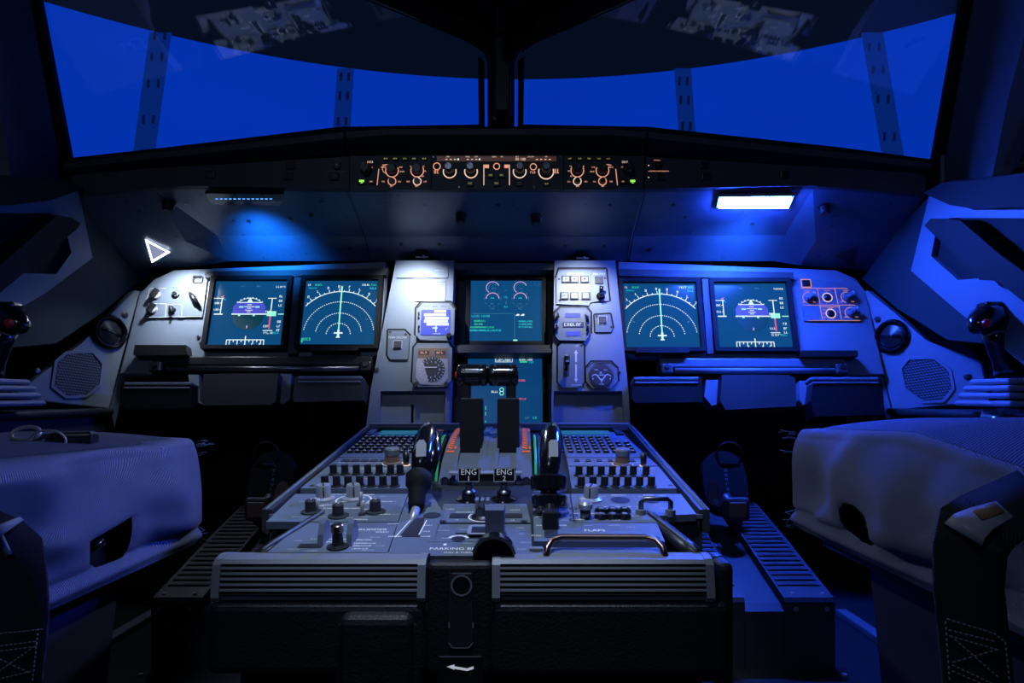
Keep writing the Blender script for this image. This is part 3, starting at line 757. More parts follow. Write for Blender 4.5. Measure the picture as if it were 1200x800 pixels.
    g.line(X(.90), Y(.485), X(.99), Y(.485), .002, 2 * z, 's_line')
    # heading scale
    g.line(X(.25), Y(.095), X(.75), Y(.095), .0018, 2 * z); g.line(X(.25), Y(.095), X(.25), Y(.0), .0018, 2 * z); g.line(X(.75), Y(.095), X(.75), Y(.0), .0018, 2 * z)
    for q in range(9):
        x = .29 + .42 * q / 8; g.line(X(x), Y(.095), X(x), Y(.06 if q % 2 else .03), .0018, 2 * z)
    for x in (.30, .41, .60, .70): g.strokes(X(x), Y(.025), .004, .0045, 2 * z, n=1)
    g.line(X(.5), Y(.02), X(.5), Y(.15), .0022, 3 * z, 's_white')
    g.strokes(X(.90), Y(.91), .020, .0036, 2 * z, 's_white', n=5); g.strokes(X(.38), Y(.92), .008, .003, 2 * z, 's_faint'); g.strokes(X(.60), Y(.92), .010, .003, 2 * z, 's_faint')
    g.rect(X(.49), Y(.27), X(.505), Y(.31), 2 * z, 's_pink')
def d_nd(g, W, Hh):
    X = lambda q: (q - .5) * 2 * W
    Y = lambda q: (q - .5) * 2 * Hh
    cx, cy, z = X(.5), Y(.17), .0002
    R = 2 * Hh * .66
    g.arc(cx, cy, R, .0018, 41, 139, z, 40)
    for rr, a0, a1 in ((.50, 8, 172), (.325, 8, 172), (.17, 2, 178)): g.arc(cx, cy, 2 * Hh * rr, .0017, a0, a1, z, int(90 * rr) * 2 + 1, dash=1)
    for a in range(45, 136, 6):
        big = (a - 45) % 12 == 0; L = .007 if big else .0035; c, s = math.cos(math.radians(a)), math.sin(math.radians(a))
        g.line(cx + R * c, cy + R * s, cx + (R + L) * c, cy + (R + L) * s, .0014, z)
        if big: g.strokes(cx + (R + .0115) * c, cy + (R + .0115) * s, .005, .0052, z, n=1)
    g.line(cx, cy, cx, cy + R + .006, .0028, 2 * z, 's_line'); g.rect(cx - .0018, cy + R - .002, cx + .0018, cy + R + .012, 3 * z, 's_line')
    g.rect(cx - .0022, cy - .006, cx + .0022, cy + .010, 3 * z); g.line(cx - .009, cy + .003, cx + .009, cy + .003, .003, 3 * z); g.line(cx - .004, cy - .006, cx + .004, cy - .006, .0026, 3 * z)
    g.strokes(X(.05), Y(.935), .006, .004, z, 's_white'); g.strokes(X(.18), Y(.935), .016, .004, z, 's_green'); g.strokes(X(.10), Y(.885), .018, .0028, z, 's_cyan')
    g.strokes(X(.83), Y(.935), .016, .004, z, 's_white'); g.strokes(X(.94), Y(.935), .012, .004, z, 's_green'); g.strokes(X(.93), Y(.88), .014, .004, z, 's_cyan')
    g.strokes(X(.13), Y(.40), .005, .003, z, 's_faint'); g.strokes(X(.87), Y(.40), .005, .003, z, 's_faint')
def d_nd_left(g, W, Hh):
    d_nd(g, W, Hh); g.strokes(-W * .84, -Hh * .80, .018, .0055, .0002, 's_green', n=4); g.line(-W * .96, -Hh * .9, -W * .96, -Hh * .78, .003, .0002, 's_green')
def d_ecam(g, W, Hh):
    X = lambda q: (q - .5) * 2 * W
    Y = lambda q: (1 - q - .5) * 2 * Hh
    z = .0002
    for x in (.31, .70):
        g.arc(X(x), Y(.115), .0135, .0016, 20, 235, z, 22, 's_pink'); g.arc(X(x), Y(.30), .0135, .0018, 0, 180, z, 20, 's_pink')
        g.arc(X(x), Y(.115), .009, .0012, 40, 200, z, 9, 's_faint', dash=1); g.strokes(X(x + .02), Y(.13), .009, .003, z, 's_faint'); g.strokes(X(x), Y(.29), .008, .003, z, 's_cyan')
        g.strokes(X(x), Y(.38), .007, .003, z, 's_faint'); g.strokes(X(x), Y(.46), .008, .003, z, 's_faint'); g.arc(X(x), Y(.30), .018, .0008, 0, 360, z, 21, 's_faint', dash=1)
    for y, w in ((.16, .005), (.27, .008), (.30, .006), (.35, .004), (.38, .003), (.43, .008)): g.strokes(X(.50), Y(y), w, .003, z, 's_cyan' if y in (.27, .43) else 's_faint')
    for x in (.66, .73): g.face([(X(x - .03), Y(.575)), (X(x), Y(.545)), (X(x + .03), Y(.55)), (X(x + .025), Y(.575))], z, 's_white')
    g.strokes(X(.08), Y(.58), .018, .0042, z, 's_cyan'); g.strokes(X(.22), Y(.58), .018, .0042, z, 's_cyan')
    g.strokes(X(.09), Y(.66), .010, .0038, z, 's_green'); g.strokes(X(.17), Y(.66), .016, .0038, z, 's_green'); g.strokes(X(.12), Y(.71), .018, .0036, z, 's_green')
    g.strokes(X(.17), Y(.76), .050, .0036, z, 's_green'); g.strokes(X(.22), Y(.81), .066, .004, z, 's_cyan')
    for y in (.665, .71, .755): g.strokes(X(.73), Y(y), .016, .0034, z, 's_cyan'); g.strokes(X(.83), Y(y), .013, .0034, z, 's_cyan')
    g.line(X(.02), Y(.54), X(.60), Y(.54), .0008, z, 's_faint'); g.line(X(.62), Y(.54), X(.62), Y(.95), .0008, z, 's_faint')
    g.rect(X(.60), Y(.955), X(.66), Y(.995), z, 's_line')
    for x in (.90, .93, .97): g.strokes(X(x), Y(.06), .002, .003, z, 's_faint', n=1)
def d_sd(g, W, Hh):
    X = lambda q: (q - .5) * 2 * W
    Y = lambda q: (1 - q - .5) * 2 * Hh
    z = .0002
    g.frame(X(.37), Y(.025), X(.60), Y(.075), .001, z, 's_white'); g.strokes(X(.485), Y(.05), .030, .0045, z, 's_white', n=7)
    g.strokes(X(.74), Y(.045), .014, .0034, z, 's_white'); g.strokes(X(.84), Y(.045), .012, .0034, z, 's_white'); g.rect(X(.70), Y(.065), X(.80), Y(.085), z, 's_green'); g.strokes(X(.86), Y(.08), .010, .0034, z, 's_cyan')
    for x, y, w, m in ((.73, .34, .016, 's_red'), (.73, .60, .018, 's_red'), (.62, .60, .012, 's_red'), (.37, .50, .014, 's_white'), (.60, .50, .008, 's_white'), (.67, .86, .009, 's_white'), (.90, .86, .008, 's_cyan'), (.80, .86, .01, 's_faint'), (.74, .975, .010, 's_cyan')):
        g.strokes(X(x), Y(y), w, .0040, z, m)
    g.arc(X(.46), Y(.47), .004, .0014, 0, 360, z, 10, 's_line'); g.arc(X(.46), Y(.52), .004, .0014, 0, 360, z, 10, 's_line')
    for y in (.70, .78, .90): g.line(X(.25), Y(y), X(.25), Y(y + .05), .0016, z, 's_green')
    for y in (.30, .34, .38): g.strokes(X(.31), Y(y), .004, .002, z, 's_green', n=1)
du(291.5, 367, .150, .143, 'outer left square screen with the violet attitude picture, beside the white-lit switch panel', d_pfd, base=.004)
du(398.5, 366.5, .150, .143, 'left screen with white compass arcs and no glare stripe, left of the white-lit column', d_nd_left, base=.004)
du(593, 364.5, .150, .140, 'centre screen with pink gauge arcs above the throttle lever heads', d_ecam, base=-.030)
du(591.5, 459, .152, .150, 'lower centre screen half hidden behind the throttle levers', d_sd, base=-.030, scr='screen_deep')
du(774.5, 369.5, .150, .143, 'right screen with white compass arcs, right of the gear lever column', d_nd, base=.004)
du(881.5, 369.5, .150, .143, 'outer right square screen with the violet attitude picture, beside the amber-lit switch panel', d_pfd, base=.004)

# ------------------------------------------------------------------ outer switch panels of the instrument panel
e = Unit('lighting_switch_panel', 'small white-lit switch panel with black knobs, left of the outer left screen', 'control panel', MP, [(178, 336), (189, 327), (236, 325), (243, 326), (237, 371), (170, 372)], .0003, .004, 'panel_smooth', face='face_plate')
for u, v in ((184, 346), (180, 363)):
    m_ = MB('pale_plastic'); m_.cyl((0, 0), .0085, 0, .006, 16, .001); m_.b2(-.0045, -.009, .0045, .011, .006, .016, .002, 'black'); m_.build('rotary_knob', e.t, e.M(u, v, -.5))
m_ = MB('black'); m_.lathe([(.008, 0), (.008, .003), (.005, .004), (.004, .008)], 16); m_.arc(0, 0, .006, .0012, 0, 360, .0045, 16, 'pad_grey'); m_.build('round_button', e.t, e.M(206, 345))
m_ = MB('black'); m_.tube([(-.009, .014, .006), (0, 0, .010), (.010, -.018, .006)], [.003, .006, .003], 8); m_.build('toggle_switch', e.t, e.M(229, 351, .15))
m_ = MB('black'); m_.cyl((0, 0), .006, 0, .008, 14, .001); m_.tube([(-.007, .006, .003), (.002, -.002, .012), (.0, -.012, .008)], .0022, 8); m_.build('toggle_switch', e.t, e.M(203, 363))
m_ = MB('black'); m_.frame(-.009, -.006, .009, .006, .0022, .0045); m_.b2(-.009, .004, .009, .008, 0, .006, .001); m_.build('square_button', e.t, e.M(232, 328))
for a in ((176, 338, 195, 338), (176, 338, 171, 354), (172, 356, 195, 356), (172, 372, 236, 371), (195, 356, 194, 371), (214, 357, 213, 370), (196, 357, 214, 357)): e.ln(*a, .001, 'white')
for u, v in ((205, 337), (188, 338), (230, 338), (206, 357)): e.st(u, v, .010, .0022, 'ink')
e.fin()
e = Unit('lighting_switch_panel', 'small amber-lit switch panel with four knobs, right of the outer right screen', 'control panel', MP, [(936, 325), (985, 331), (1003, 340), (1009, 376), (943, 376), (938, 345)], .0003, .003, 'panel_smooth')
x, y = e.p(944.5, 332); e.leg.frame(x - .0098, y - .0088, x + .0098, y + .0088, .0016, e.h + .0007, 'amber')
m_ = MB('black'); m_.b2(-.008, -.007, .008, .007, 0, .003, .001); m_.build('square_button', e.t, e.M(944.5, 332))
for a in ((937, 338, 993, 338), (941, 357.5, 1002, 357.5), (947, 375.5, 1008, 375.5), (957.5, 338, 961, 356), (978, 338, 982, 356), (960.5, 358, 964, 375), (983, 358, 986, 375), (961, 359.5, 984, 359.5)): e.ln(*a, .0009, 'amber')
for u, v, big in ((947.5, 349, 1), (969.5, 348.5, 0), (992.5, 348.5, 1), (973.5, 367.5, 0), (997, 366.5, 1)):
    x, y = e.p(u, v)
    if big:
        e.leg.arc(x, y, .012, .0009, 60, 250, e.h + .0007, 16, 'amber'); e.st(u - 6, v + 5, .005, .0022, 'amber'); e.st(u + 7, v + 5, .006, .0022, 'amber')
        m_ = MB('panel_smooth'); m_.cyl((0, 0), .0098, 0, .006, 16, .001); m_.b2(-.0038, -.009, .0038, .011, .006, .014, .002, 'panel'); m_.b2(-.003, .007, .003, .012, .010, .0145, .001, 'pale_plastic'); m_.build('rotary_knob', e.t, e.M(u, v, -.9))
    else:
        e.leg.arc(x, y, .0098, .0018, 0, 360, e.h + .0007, 20, 'warm_white'); m_ = MB('black'); m_.lathe([(.007, 0), (.007, .003), (.005, .005)], 16); m_.build('round_button', e.t, e.M(u, v))
for u, v in ((969, 340.5), (946, 341), (991, 340.5), (973, 361), (997, 361)): e.st(u, v, .012, .0018, 'amber')
for v in (363, 367, 371.5): e.st(966, v, .006, .0018, 'amber')
e.fin()

# ------------------------------------------------------------------ instruments on the two white-lit columns
hh = h
e = Unit('blank_cover_plate', 'blank rounded cover plate at the top of the left column', 'cover', MP, [(466, 313), (525, 313), (525.5, 323), (524, 325.5), (465, 325.5), (464, 323)], hh + .0003, hh + .0025, 'panel'); e.st(515, 317, .020, .0028, 'white'); e.fin()
e = Unit('placard', 'grey lettered plate left of the blue standby screen', 'placard', MP, [(486, 328), (523, 328), (522, 353), (486, 353)], hh + .0003, hh + .0012, 'panel_smooth')
for v, w in ((330.5, .024), (333.5, .020), (336, .016)): e.st(514, v, w, .0022, 'ink')
e.ln(523, 328, 522, 353, .001, 'ink'); e.fin()
# standby attitude display
e = Unit('standby_display', 'small blue standby screen in an eight-sided bezel on the left column', 'screen', MP, [(494, 354), (528, 354), (533, 361), (532, 391), (527, 399), (492, 398), (487, 392), (488, 361)], hh + .0003, hh + .008, 'panel')
e.rim([(494, 354), (528, 354), (533, 361), (532, 391), (527, 399), (492, 398), (487, 392), (488, 361)], hh)
e.ln(489, 361, 495, 354.5, .002, 'ink'); e.ln(495, 354.5, 527, 354.5, .0024, 'ink'); e.ln(527, 354.5, 532, 361, .002, 'ink')  # ink lines stand for the shadow of the top chamfers
m_ = MB('lcd_blue'); a, b = e.p(494, 363), e.p(527, 392.5); m_.b2(a[0], a[1], b[0], b[1], e.h, e.h + .001)
for v, u0, u1, c in ((365, 509, 523, 'lcd_sky'), (369, 497, 523, 'lcd_sky'), (373, 498, 526, 'lcd_sky'), (376.5, 497, 525, 'lcd_sky'), (380, 500, 526, 'lcd_sky')):
    A, B = e.p(u0, v - 1.5), e.p(u1, v + 1.7); m_.rect(*A, *B, e.h + .0015, c)
A = e.p(511, 384); m_.line(A[0], A[1] - .010, A[0], A[1] + .012, .0024, e.h + .0017, 's_white'); m_.line(A[0] - .007, A[1] - .001, A[0] + .003, A[1] - .001, .003, e.h + .0017, 's_white'); m_.strokes(A[0] + .002, A[1] - .013, .016, .0024, e.h + .0017, 's_white')
m_.strokes(*e.p(524, 386), .005, .004, e.h + .0017, 's_white', n=1)
m_.build('lit_face', e.t)
for v in (367, 372, 383, 387): b = button_mb(.0035, .006, .003); b.build('push_button', e.t, e.M(490.7, v))
for u in (500, 510, 520): e.st(u, 359, .010, .0022, 'ink')
m_ = MB('black'); m_.lathe([(.006, 0), (.0055, .010), (.004, .012)], 14); m_.build('rotary_knob', e.t, e.M(526.5, 395)); e.fin()
# radio magnetic indicator
e = Unit('magnetic_indicator', 'dial instrument with a pale compass card below the blue standby screen', 'instrument', MP, [(489, 402), (526, 402), (530, 407), (529, 445), (522, 453), (489, 453), (483, 447), (485, 407)], hh + .0003, hh + .008, 'panel')
e.rim([(489, 402), (526, 402), (530, 407), (529, 445), (522, 453), (489, 453), (483, 447), (485, 407)], hh)
m_ = MB('white'); pf_ = [(490, 407), (524, 407), (525, 442), (519, 451), (493, 451), (487, 444)]; m_.face([e.p(u, v) for u, v in pf_], e.h + .0006, 'pale_plastic')
m_.face([e.p(u, v) for u, v in ((490, 407.5), (524, 407.5), (524, 420), (498, 420), (489, 420))], e.h + .001, 'brown')
x, y = e.p(506, 433); m_.disc(x, y, .026, e.h + .0012, 28, 'charcoal'); m_.face([e.p(u, v) for u, v in ((488, 424), (496, 424), (503, 450), (493, 450.5), (487.5, 443))], e.h + .0016, 'pale_plastic')
for q in range(24):
    an = 2 * pi * q / 24; m_.line(x + .021 * math.cos(an), y + .021 * math.sin(an), x + .025 * math.cos(an), y + .025 * math.sin(an), .0012, e.h + .002, 'white')
    if q % 2 == 0: m_.strokes(x + .0165 * math.cos(an), y + .0165 * math.sin(an), .004, .0035, e.h + .002, 'white', n=1)
for u in (497, 516): m_.rect(*e.p(u - 6, 411), *e.p(u + 6, 416), e.h + .0014, 'ink'); m_.strokes(*e.p(u, 413.5), .014, .0045, e.h + .002, 'amber', n=3)
m_.line(x - .016, y + .004, x + .010, y + .004, .002, e.h + .0024, 'white'); m_.build('dial_face', e.t)
m_ = MB('black')
for u in (488, 523): m_.prism([(-.004, -.004), (.004, -.004), (.003, .005), (-.003, .005)], 0, .004, .001, T=e.M(u, 451))
m_.build('setting_lug', e.t); e.fin()
def sq_panel(name, lab, poly, bu, bv, txt, col='panel_smooth'):
    e = Unit(name, lab, 'control panel', MP, poly, hh + .0003, hh + .003, col)
    e.rim(poly, hh)
    m_ = MB('pale_plastic'); m_.frame(-.0085, -.0085, .0085, .0085, .0012, .0015); m_.b2(-.0075, -.0075, .0075, .0075, 0, .003, .0008, 'ink'); m_.build('square_button', e.t, e.M(bu, bv))
    if txt: e.tx(txt, bu, bv - 8.5, .0062, 'white')
    for u, v in (poly[0], poly[2]): x, y = e.p(u, v); x *= .82; y *= .85; e.leg.disc(x, y, .0028, e.h + .0008, 10, 'ink')
    e.fin()
sq_panel('terrain_button_panel', 'small plate with one square TERR ON ND button on the left column', [(455, 387), (474, 387), (477, 390), (480, 393), (478, 421), (457, 421), (454, 416)], 466, 404, 'TERR ON ND')
# right column
e = Unit('landing_gear_panel', 'upper white-lit panel of the right column with two rows of square gear buttons', 'control panel', MP, [(655, 315), (710, 315), (714, 352), (692, 354), (690, 358), (652, 356), (652, 325)], hh + .0003, hh + .003, 'panel')
e.rim([(655, 315), (710, 315), (714, 352), (692, 354), (690, 358), (652, 356), (652, 325)], hh)
for u, v, tri in ((663, 327.5, 1), (673, 327.5, 1), (685, 327.5, 1), (661.5, 347, 0), (673, 347, 2), (686.5, 347, 0)):
    b = MB('ink'); b.b2(-.0086, -.0080, .0086, .0080, 0, .003, .0008); b.rect(-.0060, -.0052, .0060, .0052, .0034, 'pad_grey' if tri else 'panel_smooth')
    if tri == 1: b.face([(-.004, .002), (.004, .002), (0, -.004)], .0038, 'ink' if u > 664 else 'dim_green')
    elif tri == 0: b.strokes(0, 0, .008, .004, .0038, 'ink', n=3)
    b.build('square_button', e.t, e.M(u, v))
b = MB('dark_steel'); b.b2(-.0085, -.0085, .0085, .0085, 0, .003, .0008, 'charcoal'); b.build('square_button', e.t, e.M(702, 328.5))
m_ = MB('gloss_black'); m_.lathe([(.0085, 0), (.008, .004), (.005, .006), (.0045, .012), (.003, .014)], 16); m_.tube([(0, .004, .006), (.002, .018, .012)], [.003, .005], 8); m_.build('antiskid_toggle', e.t, e.M(703.5, 347.5))
e.tx('LDG GEAR', 674, 321.3, .0072, 'white'); e.tx('BRK FAN', 702, 321, .0062, 'white'); e.st(708, 353, .010, .0026, 'red'); e.ln(650 + 4, 316, 709, 316, .0015, 'ink'); e.ln(692, 320, 692, 352, .0008, 'ink')
for u, v in ((655, 327), (709, 326), (656, 352)): x, y = e.p(u, v); e.leg.disc(x, y, .0024, e.h + .0008, 10, 'ink')
e.fin()
e = Unit('clock', 'digital clock with three small blue windows on the right column', 'clock', MP, [(657, 360), (687, 360), (692, 366), (692, 390), (686, 399), (655, 398.5), (650, 392), (650, 366)], hh + .0003, hh + .008, 'panel_smooth')
e.rim([(657, 360), (687, 360), (692, 366), (692, 390), (686, 399), (655, 398.5), (650, 392), (650, 366)], hh)
e.ln(651, 366, 657, 360, .0022, 'ink'); e.ln(657, 360, 687, 360, .0026, 'ink'); e.ln(687, 360, 692, 366, .0022, 'ink')  # chamfer shadow along the clock's upper edges, drawn in ink
for (u0, v0, u1, v1, s) in ((662.5, 367, 680, 372, 'lcd_blue'), (659.5, 377.5, 684, 383.5, 'lcd_dark'), (663.5, 388.5, 680.5, 393.5, 'lcd_blue')):
    m_ = MB(s); a, b = e.p(u0, v0), e.p(u1, v1); x, y = (a[0] + b[0]) / 2, (a[1] + b[1]) / 2
    m_.b2(a[0] - x, a[1] - y, b[0] - x, b[1] - y, 0, .001)
    if s == 'lcd_dark': m_.strokes(0, 0, .036, .0065, .0014, 's_white', n=6)
    m_.build('digit_window', e.t, T3(x, y, e.h))
for u, v, r in ((653, 372, -.4), (652.5, 385, -.2), (688, 373, .3), (688.5, 384, 0)):
    m_ = MB('black'); m_.tube([(-.002, .008, .003), (.001, 0, .006), (-.002, -.009, .003)], [.0018, .0034, .0024], 8); m_.build('push_button', e.t, e.M(u, v, r))
e.fin()
sq_panel('brake_button_panel', 'narrow plate with one square button beside the clock', [(697, 369), (715, 368), (718, 384), (716, 389), (698, 389)], 706, 375, '')
e = Unit('gear_lever_panel', 'plate with the black landing gear lever and its white arrows', 'control panel', MP, [(658, 401.5), (680, 401.5), (684, 405), (684.5, 448), (678, 454), (659, 454), (654, 448), (654, 406)], hh + .0003, hh + .004, 'panel_smooth')
e.rim([(658, 401.5), (680, 401.5), (684, 405), (684.5, 448), (678, 454), (659, 454), (654, 448), (654, 406)], hh)
m_ = MB('ink'); m_.b2(-.0055, -.026, .0055, .012, 0, .0012); m_.build('lever_slot', e.t, e.M(663.5, 426))
m_ = MB('black'); m_.tube([(0, 0, 0), (0, .008, .022)], .0035, 8); m_.b2(-.0055, .000, .0055, .018, .018, .034, .003); m_.b2(-.003, .003, .003, .006, .034, .0345, 0, 'pale_plastic'); m_.build('gear_lever', e.t, e.M(663.5, 432))
for v0, v1, s in ((424, 414, 1), (427, 444, -1)):
    e.ln(675, v0, 675, v1, .0032, 'white'); x, y = e.p(675, v1); e.leg.face([(x - .004, y), (x + .004, y), (x, y + s * .007)][::s], e.h + .0008, 'white')
e.tx('UP', 676, 405.5, .006, 'white'); e.tx('DOWN', 676, 451.5, .006, 'white'); x, y = e.p(679, 404.5); e.leg.disc(x + .004, y, .003, e.h + .001, 10, 'ink'); e.fin()
e = Unit('brake_pressure_gauge', 'round brake pressure gauge with white needles in an eight-sided bezel', 'gauge', MP, [(693, 424), (716, 424), (723, 431), (724, 446), (716, 455), (695, 455), (687, 447), (687, 431)], hh + .0003, hh + .004, 'panel')
e.rim([(693, 424), (716, 424), (723, 431), (724, 446), (716, 455), (695, 455), (687, 447), (687, 431)], hh)
e.ln(688, 431, 694, 425, .002, 'ink'); e.ln(694, 425, 716, 425, .0025, 'ink'); e.ln(716, 425, 722, 431, .002, 'ink')  # upper bezel shadow of the gauge painted as ink lines
m_ = MB('ink'); m_.cyl((0, 0), .0225, 0, .003, 28, .001); m_.arc(0, 0, .0235, .0018, 0, 360, .0025, 28, 'dark_steel'); z = .0035
m_.line(0, -.016, 0, -.007, .0016, z, 'white'); m_.line(0, -.012, -.008, -.001, .0022, z, 'white'); m_.line(0, -.012, .008, -.001, .0022, z, 'white')
for s in (-1, 1):
    m_.arc(s * .0125, -.005, .006, .0015, 20, 160, z, 10, 'white'); m_.strokes(s * .009, .011, .008, .0024, z, 'white'); m_.line(s * .012, .002, s * .006, -.001, .0014, z, 'white'); m_.line(s * .017, -.006, s * .017, -.009, .0018, z, 'white')
m_.arc(0, .014, .014, .0016, 250, 290, z, 8, 'white'); m_.strokes(0, .005, .006, .004, z, 'white', n=1); m_.strokes(0, -.0185, .010, .0022, z, 'white'); m_.build('dial_face', e.t, e.M(704.5, 440)); e.fin()

# ================================================================== below the panel: table rails, pedal covers
for s, (ua, ub, v0, v1, lab) in enumerate(((182, 437, 419.5, 436, 'black sliding table rail under the left pair of screens'), (772, 990, 423, 437, 'blue-lit sliding table rail under the right pair of screens'))):
    x0, y0 = MP.P(ua, v0); x1, y1 = MP.P(ub, v1); w = (x1 - x0) / 2
    t = thing('sliding_table', lab, 'table', MP.at((x0 + x1) / 2, (y0 + y1) / 2), 'sliding tables')
    mb = MB('black' if s == 0 else 'panel_smooth'); mb.b2(-w, -.004, w, .016, -.03, .010, .003); mb.build('front_board', t)
    mb = MB('dark_steel' if s == 0 else 'panel'); mb.tube([(-w + .03, -.010, .006), (w - .01, -.010, .006)], .0062, 10); mb.build('rail', t)
    for q in (-1, 1):
        mb = MB('black' if s == 0 else 'charcoal'); mb.box((q * (w - .012), -.008, .004), (.024, .022, .026), .004); mb.cyl((q * (w - .012), -.004), .005, .017, .0195, 12, m='dark_steel'); mb.build('end_stop', t)
def cover(name, lab, pts, d, m, grp, lip=True, base=-.01):
    P = MP.poly(pts, base + d); cx = sum(p[0] for p in P) / len(P); cy = sum(p[1] for p in P) / len(P)
    t = thing(name, lab, 'cover', MP.at(cx, cy, base), grp)
    Q = [(x - cx, y - cy) for x, y in P]; mb = MB(m); mb.prism(Q, 0, d, .004, seg=2); mb.build('body', t)
    if lip:
        x0 = min(q[0] for q in Q) + .006; x1 = max(q[0] for q in Q) - .006; y = max(q[1] for q in Q)
        mb = MB('panel'); mb.box(((x0 + x1) / 2, y - .004, d * .5), (x1 - x0, .007, d * .9 + .006), .002); mb.box(((x0 + x1) / 2, y - .013, d * .5 + .002), (x1 - x0 - .004, .004, d + .001), .001); mb.build('lit_edge', t)  # paler strips put the lit top edge into the colour
g = 'knee covers under the instrument panel'
cover('knee_cover', 'black knee cover with a bright top edge at the far left under the panel', [(142, 447), (216, 447), (224, 452), (224, 478), (150, 480), (140, 474)], .05, 'black', g)
cover('knee_cover', 'plain dark knee cover under the outer left screen', [(239, 438), (326, 437), (323, 470), (318, 474), (240, 475), (235, 470)], .045, 'charcoal', g, False)
cover('knee_cover', 'dark knee cover next to the left column, under the arc screen', [(346, 441), (420, 440), (426, 444), (426, 469), (345, 471), (343, 466)], .045, 'charcoal', g)
cover('knee_cover', 'dark knee cover with a blue top edge next to the right column', [(744, 441), (822, 441), (824, 471), (745, 472), (740, 466)], .045, 'black', g)
cover('knee_cover', 'plain blue-lit knee cover under the outer right screen', [(846, 439), (924, 439), (932, 443), (933, 476), (850, 480), (844, 470)], .045, 'charcoal', g, False)
cover('knee_cover', 'black knee cover with a blue top edge at the far right under the panel', [(954, 441), (1030, 441), (1034, 448), (1037, 486), (955, 488), (950, 470)], .05, 'black', g)
for n_, pts, lab in ((0, [(224, 441), (236, 441), (238, 472), (242, 476), (228, 470), (226, 455)], 'grey strut between the far left knee covers'), (1, [(331, 440), (344, 440), (342, 470), (335, 475), (324, 472)], 'grey strut under the arc screen at left'), (2, [(826, 447), (844, 447), (842, 474), (832, 477), (823, 466)], 'blue-lit strut right of the right column'), (3, [(934, 448), (950, 448), (945, 470), (938, 477), (934, 470)], 'blue-lit strut between the far right knee covers')):
    P = MP.poly(pts, 0); cx = sum(p[0] for p in P) / len(P); cy = sum(p[1] for p in P) / len(P)
    mb = MB('panel'); mb.prism([(x - cx, y - cy) for x, y in P], -.02, .012, .003, seg=2); o = mb.build('table_strut', None, MP.at(cx, cy)); tag(o, lab, 'strut', 'table struts')
mb = MB('matte_black')                                     # dark kick panel behind the pedals
mb.add([(-.77, 1.345, .425), (.77, 1.345, .425), (.77, 1.46, .16), (-.77, 1.46, .16), (-.77, 1.375, .425), (.77, 1.375, .425), (.77, 1.49, .16), (-.77, 1.49, .16)], [(0, 1, 2, 3), (4, 7, 6, 5), (0, 4, 5, 1), (3, 2, 6, 7)])
tag(mb.build('kick_panel'), 'black kick panel behind the rudder pedals, under the instrument panel', 'panel')

